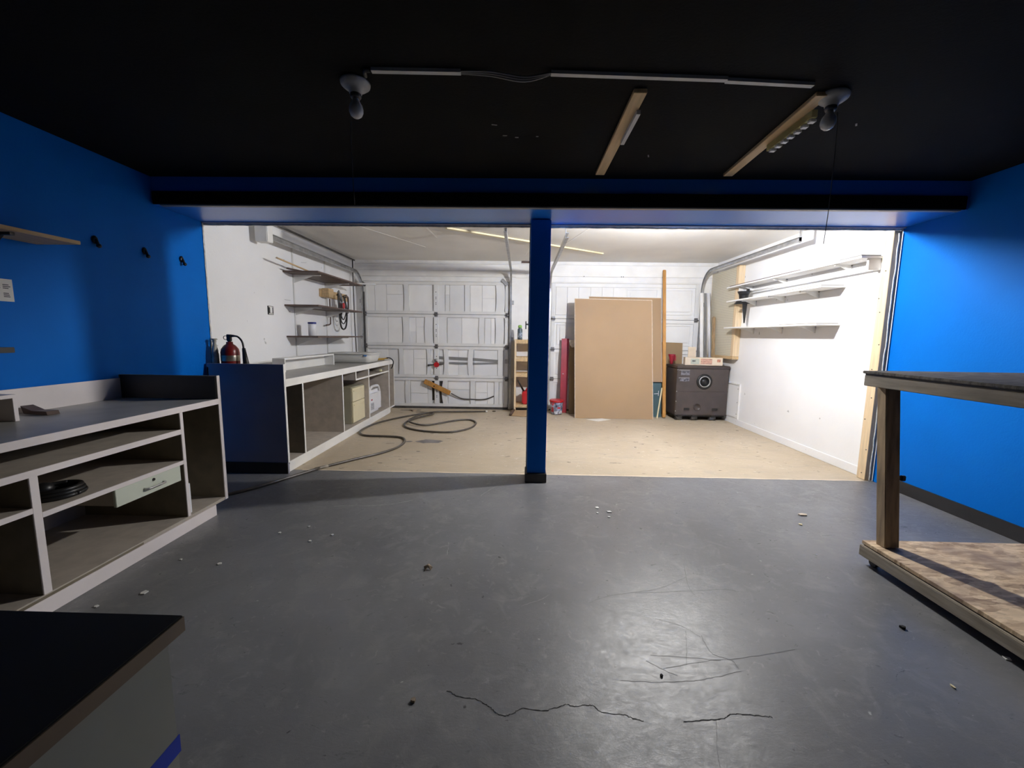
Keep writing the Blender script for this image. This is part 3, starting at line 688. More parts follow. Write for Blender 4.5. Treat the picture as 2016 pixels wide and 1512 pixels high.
# reel and cables under the shelves
t = thing('peg_rail', 'wooden peg board with hanging hooks under the left shelves', 'peg rail', (XL, 5.85, 1.74))
box('board', XL + .0, XL + .02, 5.52, 6.38, 1.755, 1.86, PINEX, t, .003)
for y in (5.7, 6.0, 6.2): obj('peg', cyl(B(), (XL + .02, y, 1.82), (XL + .09, y, 1.84), .008, n=8), STEELD, t)
obj('block', bx(B(), XL + .021, XL + .12, 5.55, 5.70, 1.75, 1.87, .004), PINEX, t)
t = thing('cable_coil', 'dark looped cable with a red reel hanging below the left shelves', 'cable', (XL + .14, 5.95, 1.30))
obj('hanger_plate', bar(B(), (XL + .14, 5.80, 1.86), (XL + .15, 5.90, 1.72), .05, .02, (1, 0, 0), .004), GREY, t)
for k, (w, zl) in enumerate(((.13, 1.32), (.115, 1.40), (.095, 1.46))):
    yc = 5.96
    obj('loop', tube(B(), [(XL + .12 + .015 * k, yc - w, 1.83), (XL + .13 + .015 * k, yc - w * 1.0, 1.6), (XL + .13, yc - w * .7, zl + .05), (XL + .13, yc, zl), (XL + .13, yc + w * .7, zl + .06), (XL + .13, yc + w, 1.6), (XL + .12, yc + w * .6, 1.80)], .0075 + .004 * (k == 0)), BLK, t)
obj('reel', lathe(B(), [(.02, -.03), (.045, -.028), (.045, -.02), (.03, -.015), (.03, .015), (.045, .02), (.045, .028), (.02, .03)], (XL + .13, 5.93, 1.66), 16, Matrix.Rotation(math.pi / 2, 3, 'Y')), REDPL, t)
tag(obj('pipe_bracket', tube(B(), [(XL + .05, 5.72, 1.74), (XL + .05, 5.72, 1.45), (XL + .05, 5.70, 1.385), (XL + .05, 5.58, 1.37)], .009), BROWNP), 'rusty bent rod hanging beside the looped cable', 'rod')
tag(obj('clamp', tube(B(), [(XL + .1, 6.12, 1.80), (XL + .1, 6.2, 1.81), (XL + .1, 6.22, 1.74), (XL + .1, 6.2, 1.58), (XL + .1, 6.13, 1.60)], .014), BROWNP), 'dark brown hook shaped tool hanging near the back corner', 'tool')
for (y, z, a) in ((4.62, 2.09, .05), (4.70, 1.64, .0), (5.10, 2.13, .15)): obj('scuff', bar(B(), (XL + .001, y, z), (XL + .001, y + .12, z + .12 * a), .002, .008, (1, 0, 0)), INK, wl)

# ================================================================== right wall shelves
GR = 'white shelves on the right wall'
wall_shelf('wall_shelf', 'longest and highest white shelf on the right wall, with a rod beneath', 2.985, XR - .001, 3.70, 6.03, 1.995, .018, TRIMW, (4.05, 5.0, 5.7), -1, strut=.12, group=GR)
wall_shelf('wall_shelf', 'middle white shelf on the right wall', 2.94, XR - .001, 4.09, 5.92, 1.788, .018, TRIMW, (4.45, 5.0, 5.6), -1, strut=.12, group=GR)
wall_shelf('wall_shelf', 'lowest white shelf on the right wall', 2.945, XR - .001, 4.11, 5.95, 1.418, .018, TRIMW, (4.45, 5.0, 5.6), -1, strut=.12, group=GR)
t = thing('closet_rod', 'thin white rod hung below the highest right shelf', 'rod', (3.12, 4.8, 1.88))
obj('rod', cyl(B(), (3.11, 3.73, 1.893), (3.11, 5.9, 1.893), .010, n=10), TRIMW, t)
for y in (3.735, 5.85): box('bracket', 3.07, XR - .001, y - .012, y + .012, 1.878, 1.9765, TRIMW, t, .003)
tag(box('dark_plank', 3.02, 3.12, 4.55, 6.02, 1.9955, 2.012, BROWNP, bev=.002), 'dark plank lying along the highest right shelf', 'plank')
tag(box('dark_plank', 2.985, 3.16, 3.705, 3.95, 1.9955, 2.006, GREY, bev=.002), 'short grey board at the near end of the highest right shelf', 'board')
tag(box('brown_board', 2.945, 3.17, 4.10, 4.62, 1.7885, 1.794, PARTD), 'thin brown sheet on the near end of the middle right shelf', 'sheet')
tag(box('brown_board', 2.95, 3.17, 4.12, 4.7, 1.4185, 1.424, PARTD), 'thin brown sheet on the near end of the lowest right shelf', 'sheet')
t = thing('black_funnel', 'black flared container standing on the far end of the middle right shelf', 'container', (3.02, 5.62, 1.789))
obj('body', lathe(B(), [(.05, 1.7885), (.055, 1.80), (.06, 1.85), (.078, 1.885), (.08, 1.895), (.07, 1.89), (.05, 1.80)], (3.02, 5.62, 0), 18), BLK, t)
obj('ear', bx(B(), 3.06, 3.085, 5.60, 5.64, 1.88, 1.93, .003), BLK, t)
t = thing('spike_hook', 'black T shaped spike hanging below the far end of the middle right shelf', 'hook', (3.0, 5.6, 1.47))
bm = prism(B(), [(2.93, 5.60, 1.765), (3.16, 5.60, 1.765), (3.16, 5.60, 1.735), (2.90, 5.60, 1.72)], (0, .03, 0)); obj('crossbar', bm, BLK, t)
bm = prism(B(), [(3.01, 5.605, 1.738), (3.07, 5.605, 1.738), (3.055, 5.605, 1.47), (3.047, 5.605, 1.47)], (0, .02, 0)); obj('spike', bm, BLK, t)
# pegboard and its frame
t = thing('pegboard', 'cream pegboard on a pine frame at the far end of the right wall', 'pegboard', (3.13, 6.35, .98))
box('sheet', 3.096, 3.102, 6.0, 6.72, 1.0, 2.28, PEG, t)
box('frame_stud', 3.094, XR - .001, 5.93, 6.0, 1.0, 2.30, PINE, t, .002)
box('frame_stud', 3.10, XR - .001, 6.68, 6.74, 1.0, 2.28, PINE, t, .002)
box('frame_rail', 3.09, XR - .001, 5.93, 6.72, .955, .998, PINEX, t, .002)
# access panel low on the right wall
t = thing('access_panel', 'white framed access panel low on the right wall behind the brown cabinet', 'access panel', (XR, 5.95, .09))
box('plate', XR - .012, XR, 5.83, 6.12, .10, .58, WHITEW, t, .002)
for a in ((5.80, 5.825, .088, .605), (6.13, 6.15, .088, .605)): box('frame', XR - .022, XR, a[0], a[1], a[2], a[3], TRIMW, t, .002)
box('frame', XR - .022, XR, 5.825, 6.13, .585, .605, TRIMW, t, .002)
for z in (.16, .33, .53): obj('screw', cyl(B(), (XR - .013, 5.85, z), (XR - .016, 5.85, z), .006, n=8), STEELD, t)

# ================================================================== things by the right garage door
def sheet(name, label, x0, x1, yb, yt, z0, zt, th, m, cat='cardboard', skew=0.0, group=None, edge=True):
    t = thing(name, label, cat, ((x0 + x1) / 2, yb, z0), group)
    bm = B(); nrm = V((0, zt - z0, -(yt - yb))).normalized()
    poly = [V((x0 + random.uniform(0, .006), yb, z0 + random.uniform(0, .006))), V((x1, yb, z0)), V((x1 + skew, yt, zt - .012)), V((x0 + skew, yt, zt))]
    prism(bm, poly, nrm * th); obj('panel', bm, m, t)
    if edge:
        e = .006
        for a, b_ in ((1, 2), (2, 3), (3, 0)):
            obj('edge', bar(B(), poly[a] + nrm * th / 2, poly[b_] + nrm * th / 2, th + .003, e, (0, 0, 1) if a == 2 else (1, 0, 0)), CARDE, t)
    return t
GC = 'cardboard sheets leaning on the right garage door'
sheet('cardboard_sheet', 'large front cardboard sheet leaning on the right garage door', .86, 2.065, 6.14, 6.44, .002, 1.85, .008, CARD, skew=-.02, group=GC)
sheet('cardboard_sheet', 'second cardboard sheet directly behind the large front one', .875, 2.05, 6.19, 6.47, .002, 1.853, .008, CARDD, skew=-.01, group=GC)
sheet('cardboard_sheet', 'tallest rear cardboard sheet, showing above and right of the front one', 1.09, 2.245, 6.36, 6.60, .56, 1.90, .008, CARD, skew=.0, group=GC)
sheet('cardboard_sheet', 'small cardboard sheet standing behind the brown cabinet', 2.31, 2.66, 6.60, 6.68, .002, 1.185, .008, CARDD, group=GC, edge=False)
sheet('cardboard_sheet', 'torn folded cardboard beside the red board', .80, .93, 6.47, 6.60, .002, 1.17, .02, CARDD, group=GC, edge=False)
t = thing('teal_board', 'dark teal board behind the large cardboard sheet', 'board', (2.1, 6.42, 0))
obj('panel', bar(B(), (2.05, 6.33, .002), (2.05, 6.40, .57), .4, .012, (0, 1, 0)), TEAL, t)
bm = B(); bar(bm, (2.13, 6.355, .37), (2.20, 6.355, .375), .004, .008); bar(bm, (2.20, 6.355, .34), (2.20, 6.355, .42), .004, .008, (1, 0, 0)); obj('white_mark', bm, CHALK, t)
tag(obj('wood_molding', bar(B(), (2.268, 6.24, .012), (2.275, 6.62, 2.33), .05, .03, (0, 1, 0), .008), OAK), 'tall orange stained wooden molding leaning between cardboard and brown cabinet', 'molding')
tag(obj('thin_stick', bar(B(), (2.145, 6.20, .006), (2.245, 6.34, .47), .018, .010, (0, 1, 0)), LATH), 'thin pale stick leaning in front of the teal board', 'stick')
t = thing('red_board', 'narrow dark red board leaning left of the cardboard sheets', 'board', (.74, 6.6, 0))
obj('board', prism(B(), [(.665, 6.56, .004), (.775, 6.56, .004), (.80, 6.68, 1.222), (.68, 6.68, 1.222)], (0, .03, 0)), REDP, t)
box('screw', .70, .715, 6.59, 6.62, .64, .65, CHALK, t)
tag(obj('torn_paper', prism(B(), [(.79, 6.545, 1.19), (.90, 6.55, 1.20), (.90, 6.55, 1.09), (.83, 6.54, 1.08), (.80, 6.54, 1.12)], (0, .008, .004)), CARDE), 'torn pale flap on top of the folded cardboard', 'flap')
# tub with red lid
t = thing('plastic_tub', 'round printed tub with a red lid beside the blue post', 'tub', (.62, 6.5, 0))
obj('body', lathe(B(), [(.085, .002), (.092, .008), (.108, .205), (.105, .21)], (.60, 6.46, 0), 28), mat('tub_print', (.45, .50, .68), .4, .6, 16, spots=(14, .58, (.5, .05, .06))), t)
obj('lid', lathe(B(), [(.112, .20), (.115, .203), (.115, .228), (.108, .236), (.10, .231)], (.60, 6.46, 0), 28), REDPL, t)
obj('foil', bar(B(), (.56, 6.355, .035), (.68, 6.37, .05), .004, .05), mat('pale_print', (.66, .66, .72), .5, .4, 60), t)
tag(obj('paper_sheet', prism(B(), [(1.02, 6.03, .0015), (1.18, 5.91, .0015), (1.40, 6.06, .0015), (1.28, 6.14, .0015)], (0, 0, .002)), PAPER), 'white sheet of paper on the floor before the cardboard', 'paper')
# shelf unit
t = thing('shelf_unit', 'low pine shelf unit standing between the left door track and the blue post', 'shelf unit', (.1, 6.6, 0))
box('side_panel', -.095, -.065, 6.42, 6.74, .0, 1.20, PINE, t, .002)
box('side_panel', .30, .33, 6.42, 6.74, .0, 1.20, PINE, t, .002)
for z0, z1 in ((1.135, 1.195), (.85, .92), (.60, .66), (.10, .145)): box('shelf', -.065, .30, 6.425, 6.74, z0, z1, PINEX, t, .002)
t = thing('spray_bottle', 'dark bottle with a lime green cap on top of the pine shelf unit', 'bottle', (-.01, 6.5, 1.196))
obj('body', lathe(B(), [(.034, 1.196), (.04, 1.20), (.04, 1.32), (.038, 1.36), (.022, 1.385)], (-.012, 6.5, 0), 18), BOTT, t)
obj('label', lathe(B(), [(.0405, 1.23), (.041, 1.232), (.041, 1.30), (.0405, 1.302)], (-.012, 6.5, 0), 18), mat('bottle_label', (.42, .48, .56), .5, .5, 50), t)
obj('cap', lathe(B(), [(.023, 1.38), (.03, 1.384), (.034, 1.41), (.024, 1.428)], (-.012, 6.5, 0), 14), GREEN, t)
t = thing('gas_can', 'red plastic gas can with a black spout on the lowest shelf', 'gas can', (.12, 6.55, .147))
obj('body', bx(B(), .035, .22, 6.46, 6.66, .147, .36, .02), REDPL, t)
obj('spout', cyl(B(), (.06, 6.54, .36), (-.035, 6.46, .545), .017, .010, n=12), BLK, t)
obj('grip', tube(B(), [(.10, 6.56, .35), (.12, 6.56, .40), (.18, 6.56, .40), (.20, 6.56, .35)], .012), REDPL, t)
t = thing('flat_box', 'flattened cardboard piece on the floor before the pine shelf unit', 'cardboard', (.05, 6.3, 0))
obj('panel', prism(B(), [(-.13, 6.20, .002), (.20, 6.16, .002), (.20, 6.40, .05), (-.08, 6.41, .05)], (0, 0, .012)), CARD, t)
obj('torn_end', prism(B(), [(-.16, 6.22, .002), (-.12, 6.20, .002), (-.075, 6.40, .05), (-.12, 6.38, .04)], (0, 0, .03)), BROWNP, t)
t = thing('wall_latch', 'small black latch on the white pier above the pine shelf unit', 'latch', (.1, D, 1.4))
box('plate', .078, .092, D - .012, D, 1.37, 1.50, BLK, t, .002); box('arm', .09, .13, D - .02, D - .004, 1.44, 1.46, BLK, t)

# brown cabinet on castors
t = thing('brown_cabinet', 'brown metal cabinet on castors with a round duct port', 'cabinet', (2.76, 6.3, 0))
hx0, hx1, hy0, hy1 = 2.372, 3.15, 6.09, 6.53
b_ = box('body', hx0, hx1, hy0, hy1, .085, .80, HEAT, t, .006)
box('lid', hx0 - .01, hx1 + .01, hy0 - .012, hy1 + .01, .80, .842, HEATD, t, .008)
box('seam', hx0, hx1, hy0 - .003, hy0 + .001, .452, .460, HEATD, b_)
box('lower_panel', hx0 + .008, hx1 - .008, hy0 - .004, hy0 + .002, .10, .448, HEAT, b_, .001)
pc = V((2.786, hy0, .605)); MR = Matrix.Rotation(math.pi / 2, 3, 'X')
obj('port_gasket', lathe(B(), [(.115, 0), (.115, .012), (.09, .016), (.085, 0)], pc, 28, MR), BLK, t)
pr = obj('port_collar', lathe(B(), [(.088, 0), (.086, .022), (.076, .026), (.073, .022), (.072, .0)], pc, 28, MR), STEEL, t)
obj('port_hole', lathe(B(), [(.0725, 0), (.001, .001)], pc + V((0, -.008, 0)), 24, MR), BLK, pr)
obj('knockout', lathe(B(), [(.055, .0), (.055, .012), (.048, .014), (.046, .004), (.001, .004)], (2.70, hy0 - .003, .215), 24, MR), HEATD, t)
for x in (2.545, 2.97):
    box('slot', x - .042, x + .042, hy0 - .0065, hy0 - .003, .165, .20, BLK, t); box('slot_lip', x - .042, x + .042, hy0 - .014, hy0 - .003, .155, .166, HEATD, t, .002)
for z in (.15, .30, .452, .78): obj('rivet', cyl(B(), (hx0 + .006, hy0 - .002, z), (hx0 + .006, hy0 - .008, z), .007, n=8), STEEL, t)
st = box('rating_label', 2.43, 2.56, hy0 - .0025, hy0, .70, .765, mat('faded_label', (.25, .25, .28), .4, .4, 40, metal=.3), t)
box('rating_label', 2.42, 2.56, hy0 - .0025, hy0, .605, .65, mat('faded_label', (.25, .25, .28)), t)
for z in (.655, .772): box('label_line', 2.40, 2.56, hy0 - .003, hy0, z, z + .007, STEEL, t)
for x in (2.47, 2.70, 2.98):
    bm = cyl(B(), (x - .06, hy0 + .06, .036), (x + .03, hy0 + .06, .036), .036, n=16)
    c_ = obj('castor', bm, STEELD, t); box('fork', x - .05, x + .02, hy0 + .02, hy0 + .10, .05, .086, BLK, c_)
box('undertray', hx0 + .02, hx1 - .02, hy0 + .03, hy1, .06, .086, BLK, t)
t = thing('carton', 'long cream carton with red print lying on the brown cabinet', 'carton', (2.8, 6.2, .843))
bm = B(); vs = prism(bm, [(2.52, 6.22, .845), (2.90, 6.10, .845), (2.90, 6.10, .965), (2.52, 6.22, .975)], (.0, .0, 0)) if False else None
bm = B(); bar(bm, (2.53, 6.25, .905), (3.06, 6.17, .905), .12, .118, bev=.004); obj('box', bm, CARTON, t)
def on_carton(u0, u1, z0, z1, m, name='print'):
    p = V((2.53, 6.25, 0)); q = V((3.06, 6.17, 0)); d = q - p; nn = V((d.y, -d.x, 0)).normalized() * .0612
    a, c = p + d * u0 + nn, p + d * u1 + nn
    obj(name, bar(B(), (a.x, a.y, (z0 + z1) / 2), (c.x, c.y, (z0 + z1) / 2), .001, z1 - z0), m, t)
on_carton(.15, .38, .862, .948, INKG); on_carton(.19, .28, .90, .925, INK)
for k in range(5): on_carton(.42, .72, .868 + k * .017, .879 + k * .017, INKR)
on_carton(.85, .94, .90, .94, INKR)
tag(obj('card_offcut', bx(B(), 2.62, 2.74, 6.34, 6.352, .843, 1.12, .001), CARTON), 'small tan card upright behind the carton on the brown cabinet', 'card')
t = thing('red_funnel', 'red plastic piece on the left rear of the brown cabinet', 'funnel', (2.41, 6.42, .843))
obj('cone', lathe(B(), [(.022, .843), (.03, .90), (.05, .985), (.055, 1.0), (.045, .99), (.02, .86)], (2.40, 6.42, 0), 16), REDP, t)
obj('tab', bx(B(), 2.44, 2.465, 6.41, 6.43, .90, .98, .003), REDP, t)
tag(obj('white_trim_board', bar(B(), (2.93, 6.56, .90), (2.905, 6.66, 1.98), .05, .02, (0, 1, 0), .002), TRIMW), 'white trim board leaning in the right back corner', 'board')
tag(obj('dark_metal_strip', bar(B(), (2.995, 6.58, .88), (2.975, 6.68, 1.98), .034, .015, (0, 1, 0), .002), GREY), 'dark grey metal strip leaning beside the white trim board', 'strip')
tag(obj('white_tube', cyl(B(), (3.055, 6.54, .86), (3.02, 6.66, 1.98), .022, n=14), WPL), 'white plastic tube leaning in front of the pegboard', 'tube')
tag(obj('worn_stake', bar(B(), (3.052, 6.42, .86), (3.062, 6.52, 1.60), .05, .035, (0, 1, 0), .012), mat('worn_brown_wood', (.40, .27, .14), .6, .2, 6, stretch=(8, 8, .8))), 'worn brown wooden stake leaning against the pegboard', 'stake')

# stick and wire on the left door
t = thing('wood_stick', 'orange brown wooden stick hung slantwise across the left garage door', 'stick', (-1.4, 6.7, .25))
obj('stick', bar(B(), (-1.618, D - .055, .475), (-1.18, D - .055, .275), .03, .082, bev=.008), OAK, t)
obj('wire', tube(B(), [(-1.17, D - .03, .27), (-1.0, D - .015, .185), (-.84, D - .008, .17), (-.60, D - .008, .172), (-.44, D - .008, .23)], .010), STEELD, t)
obj('bolt', cyl(B(), (-1.45, D - .07, .395), (-1.45, D - .075, .395), .012, n=8), BLK, t)

# ================================================================== hose on the floor
z = .0135
t = thing('air_hose', 'long brown rubber hose snaking over the floor beside the far counter', 'hose', (-1.4, 5.0, 0))
obj('length', tube(B(), [(-1.815, 3.61, z), (-1.71, 3.75, z), (-1.629, 3.855, z), (-1.451, 4.077, z), (-1.345, 4.30, z), (-1.335, 4.54, z), (-1.42, 4.72, z), (-1.631, 4.774, z), (-1.88, 4.79, z), (-2.0, 4.90, z), (-2.052, 5.10, z), (-2.0, 5.50, z), (-1.80, 5.90, z), (-1.50, 6.27, z), (-1.39, 6.30, z), (-1.36, 6.15, z + .01), (-1.44, 5.95, z + .02), (-1.56, 5.75, z + .01), (-1.61, 5.52, z), (-1.53, 5.28, z), (-1.30, 5.10, z), (-1.0, 5.03, z), (-.80, 5.10, z), (-.65, 5.32, z), (-.62, 5.62, z), (-.72, 5.81, z), (-.86, 5.80, z), (-1.0, 5.70, z), (-1.22, 5.46, z), (-1.37, 5.39, z + .01), (-1.56, 5.53, z + .025), (-1.57, 5.80, z + .026), (-1.45, 6.15, z + .026), (-1.30, 6.36, z + .01), (-1.0, 6.43, z), (-.56, 6.50, z)], .0125, 10, 6), RUBBER, t)
obj('worn_length', tube(B(), [(-2.40, 2.80, z), (-2.224, 2.939, z), (-2.087, 3.128, z), (-1.96, 3.352, z), (-1.86, 3.54, z)], .0125, 10, 5), RUBBER, t)
obj('coupling', cyl(B(), (-1.87, 3.53, z), (-1.80, 3.63, z), .015, n=12), RUBL, t)
obj('tip', cyl(B(), (-.56, 6.50, z), (-.53, 6.505, z), .014, n=10), CHALK, t)

# ================================================================== left blue wall
t = wall_shelf('wood_shelf', 'pale wooden shelf on a black bracket high on the left blue wall', XL + .001, -2.50, 1.30, 2.30, 1.755, .02, PINEX, (), 1)
bm = B(); bar(bm, (XL + .012, 2.02, 1.73), (-2.54, 2.02, 1.728), .02, .014); bar(bm, (XL + .012, 2.02, 1.58), (-2.60, 2.02, 1.725), .016, .014); bx(bm, XL + .001, XL + .013, 2.01, 2.03, 1.54, 1.734); obj('bracket', bm, BLK, t)
wall_shelf('wood_shelf', 'small dark shelf end low on the left blue wall below the paper', XL + .001, -2.56, 1.50, 1.985, 1.165, .028, BLACKB, (), 1)
GH = 'black coat hooks on the left blue wall'
for k, (y, lab) in enumerate(((2.62, 'black coat hook nearest the wooden shelf on the left blue wall'), (2.965, 'middle black coat hook on the left blue wall'), (3.287, 'black coat hook nearest the opening on the left blue wall'))):
    t = thing('coat_hook', lab, 'hook', (XL, y, 1.79), GH)
    bm = B(); lathe(bm, [(.001, 0), (.018, .001), (.02, .006), (.012, .012), (.001, .014)], (XL, y, 1.835), 14, Matrix(((0, 0, 1), (1, 0, 0), (0, 1.3, 0)))); obj('plate', bm, BLK, t)
    obj('hook', tube(B(), [(XL + .010, y, 1.838), (XL + .018, y, 1.82), (XL + .024, y, 1.80), (XL + .028, y, 1.795)], .009), BLK, t)
    obj('knob', lathe(B(), [(.001, -.014), (.012, -.008), (.014, 0), (.010, .010), (.001, .014)], (XL + .028, y, 1.797), 12), BLK, t)
t = thing('paper_notice', 'white paper notice with grey print on the left blue wall', 'notice', (XL, 2.09, 1.40))
box('sheet', XL + .0005, XL + .002, 2.02, 2.163, 1.403, 1.521, PAPER, t)
for k in range(3):
    for q in range(2):
        for r_ in range(3): box('print', XL + .0018, XL + .0026, 2.03 + .045 * k, 2.058 + .045 * k + random.uniform(-.006, .006), 1.425 + q * .045 + r_ * .009, 1.430 + q * .045 + r_ * .009, INK, t)

# ================================================================== cart on the right
t = thing('rolling_cart', 'rough wooden rolling cart with a dark top at the right edge', 'cart', (2.45, 1.75, 0))
box('deck', 1.957, 2.95, 1.15, 2.20, .112, .13, OSB, t, .001)
r_ = box('deck_rail', 1.945, 1.985, 1.15, 2.20, .046, .106, WOODR, t, .003)
box('deck_rail', 1.985, 2.95, 2.165, 2.20, .046, .106, WOODD, t, .003)
box('deck_gap_shade', 1.962, 2.94, 1.16, 2.19, .104, .113, BLK, t)  # black slab painting in the shade of the gap under the deck
for (x, y, xt, yt) in ((2.04, 2.135, 2.012, 2.215), (2.088, 1.22, 2.046, 1.26), (2.88, 2.135, 2.86, 2.205)):
    p_ = obj('post', bar(B(), (x, y, .131), (xt, yt, 1.006), .078, .058, (0, 1, 0), .004), WOODD, t)
    if y > 2 and x < 2.2: box('post_knot', 2.075, 2.10, 2.14, 2.16, .50, .53, BLK, p_, .004)
box('top_rail', 1.900, 1.94, 1.20, 2.245, 1.008, 1.068, WOODR, t, .003)
box('top_rail', 1.94, 2.93, 2.205, 2.245, 1.008, 1.068, WOODD, t, .003)
tb = box('top', 1.895, 2.96, 1.18, 2.255, 1.075, 1.09, mat('charred_ply', (.16, .145, .125), .75, .35, 5, .3, 25, stretch=(3, 12, 3)), t, .003)
box('top_gap_shade', 1.905, 2.95, 1.2, 2.245, 1.066, 1.076, BLK, t)  # black slab drawn as the shadow between top board and rail
for x, y in ((1.995, 2.15), (1.995, 1.3), (2.88, 2.15)):
    c_ = obj('castor', cyl(B(), (x - .012, y, .023), (x + .012, y, .023), .023, n=16), BLK, t)
    obj('fork', bx(B(), x - .018, x + .018, y - .012, y + .012, .03, .047, .002), STEELD, c_)
tag(obj('cart_chip', prism(B(), [(2.35, 1.72, .1305), (2.42, 1.70, .1305), (2.43, 1.715, .1305), (2.36, 1.74, .1305)], (0, 0, .006)), BROWNP), 'dark splinter lying on the cart deck', 'splinter')

# ================================================================== cabinet in the foreground
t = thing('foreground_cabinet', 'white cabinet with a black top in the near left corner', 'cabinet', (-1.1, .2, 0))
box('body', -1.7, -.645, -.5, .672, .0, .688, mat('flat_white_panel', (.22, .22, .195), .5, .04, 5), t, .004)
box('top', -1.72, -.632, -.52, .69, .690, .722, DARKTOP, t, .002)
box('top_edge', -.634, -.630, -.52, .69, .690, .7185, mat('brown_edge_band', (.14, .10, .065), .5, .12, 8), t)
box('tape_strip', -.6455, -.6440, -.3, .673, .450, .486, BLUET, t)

# ================================================================== ceiling fixtures of the dark room
def fixture(name, label, x, y, zc, tilt=0.0, lit=False, chain=None, group=None, drop=0.0):
    t = thing(name, label, 'light fixture', (x, y, zc), group)
    M3 = Matrix.Rotation(tilt, 3, 'Y') @ Matrix.Rotation(0, 3, 'X'); c = (x, y, zc - .001 - drop)
    if drop: box('junction_box', x - .05, x + .05, y - .05, y + .05, zc - drop, zc - .0005, STEEL, t, .003)
    obj('canopy', lathe(B(), [(.062, 0), (.066, -.004), (.064, -.014), (.05, -.026), (.03, -.034), (.027, -.05), (.024, -.052)], c, 28, M3), PORC, t)
    obj('socket', lathe(B(), [(.0245, -.045), (.025, -.062), (.02, -.07), (.014, -.071)], c, 20, M3), STEELD if not lit else PORC, t)
    bp_ = [(.0135, -.066), (.0145, -.076), (.02, -.087), (.028, -.100), (.0315, -.115), (.031, -.128), (.025, -.142), (.014, -.151), (.0005, -.1535)]
    obj('bulb', lathe(B(), bp_, c, 24, M3), LITBULB if lit else BULBW, t)
    if chain:
        obj('pull_chain', tube(B(), chain, .0016, 6, 4), STEELD if not lit else STEEL, t)
    return t
GF = 'bare bulb ceiling fixtures'
fixture('bulb_fixture', 'unlit bare bulb fixture at the left end of the ceiling conduit', -.768, 1.955, ZC, 0, chain=[(-.79, 1.96, 2.33), (-.80, 1.965, 2.20), (-.797, 1.96, 2.05), (-.793, 1.965, 1.86)], group=GF)
fixture('bulb_fixture', 'unlit bare bulb fixture at the right end of the ceiling conduit', 1.44, 2.05, ZC, .10, chain=[(1.475, 2.06, 2.32), (1.485, 2.065, 2.2), (1.48, 2.06, 1.90), (1.468, 2.055, 1.72)], group=GF)
lt = fixture('bulb_fixture', 'burning bare bulb fixture behind the beam on the white ceiling', LAMP.x, LAMP.y, H, 0, True, group=GF, drop=.10)
t = thing('ceiling_conduit', 'white surface conduit running between the two unlit bulbs', 'conduit', (.3, 1.91, ZC))
zz = ZC - .008
obj('raceway', bar(B(), (-.66, 1.862, zz), (-.276, 1.874, zz), .022, .014), RACE, t)
obj('raceway', bar(B(), (.113, 1.881, zz), (.885, 1.922, zz), .022, .014), RACE, t)
obj('raceway', bar(B(), (.885, 1.930, zz), (1.285, 1.962, zz), .022, .014), RACE, t)
for k in range(3): obj('loose_cable', tube(B(), [(-.30, 1.867 + .007 * k, zz), (-.15, 1.870 + .007 * k, zz - .004 * k), (0, 1.872 + .005 * k, zz - .02 - .006 * k), (.12, 1.875 + .005 * k, zz)], .004, 6), GREY, t)
obj('elbow', tube(B(), [(-.70, 1.90, zz), (-.69, 1.865, zz), (-.665, 1.86, zz)], .010), BLK, t)
t = thing('ceiling_batten', 'narrow wooden batten on the black ceiling between the two bulbs', 'batten', (.53, 2.47, ZC), 'wooden battens on the black ceiling')
obj('batten', bar(B(), (.533, 2.0, ZC - .010), (.532, 2.95, ZC - .010), .062, .019, bev=.002), PINEX, t)
bm = B(); bx(bm, .555, .575, 2.14, 2.46, ZC - .04, ZC - .02)
obj('white_strip', bm, RACE, t)
t = thing('ceiling_batten', 'narrow wooden batten beside the right bulb with a yellow comb strip', 'batten', (1.41, 2.5, ZC), 'wooden battens on the black ceiling')
obj('batten', bar(B(), (1.375, 2.02, ZC - .010), (1.415, 2.96, ZC - .010), .062, .019, bev=.002), PINEX, t)
ys = box('comb_strip', 1.405, 1.432, 2.13, 2.50, ZC - .055, ZC - .0195, YEL, t, .002)
for k in range(7): box('tooth', 1.41, 1.44, 2.145 + k * .052, 2.172 + k * .052, ZC - .068, ZC - .0555, TRIMW, ys, .002)

# ================================================================== floor marks and litter
fl = bpy.data.objects['floor']
def ribbon(pts, w, m, name, zz=.0007):
    bm = B(); A, C = [], []
    P_ = spline([(x, y, zz) for x, y in pts], 8)
    for i, p in enumerate(P_):
        d = (P_[min(i + 1, len(P_) - 1)] - P_[max(i - 1, 0)]).normalized(); s = V((-d.y, d.x, 0)); ww = w * random.uniform(.4, 1.2)
        j = V((random.uniform(-1, 1), random.uniform(-1, 1), 0)) * w * .7
        A.append(bm.verts.new(p + s * ww / 2 + j)); C.append(bm.verts.new(p - s * ww / 2 + j))
    for i in range(len(A) - 1): bm.faces.new((A[i], C[i], C[i + 1], A[i + 1]))
    return obj(name, bm, m, fl)
ribbon([(-0.242, 1.281), (-0.193, 1.258), (-0.139, 1.252), (-0.093, 1.227), (-0.066, 1.205), (-0.040, 1.194), (-0.014, 1.198), (0.028, 1.221), (0.097, 1.216), (0.149, 1.231), (0.177, 1.242), (0.202, 1.235), (0.263, 1.241), (0.293, 1.218), (0.368, 1.209), (0.383, 1.202), (0.426, 1.188)], .0032, CRACKM, 'crack')
ribbon([(-.16, 3.28), (-.23, 3.16), (-.30, 3.02)], .006, SCRATCH, 'scratch')
ribbon([(-.42, 2.30), (-.40, 2.16)], .004, SCRATCH, 'scratch')
ribbon([(-1.35, 2.78), (-1.0, 2.82), (-.8, 2.92)], .008, SCRATCH, 'scratch')
ribbon([(.02, 1.74), (.11, 1.79), (.16, 1.83)], .003, SCRATCH, 'scratch')
random.seed(11)
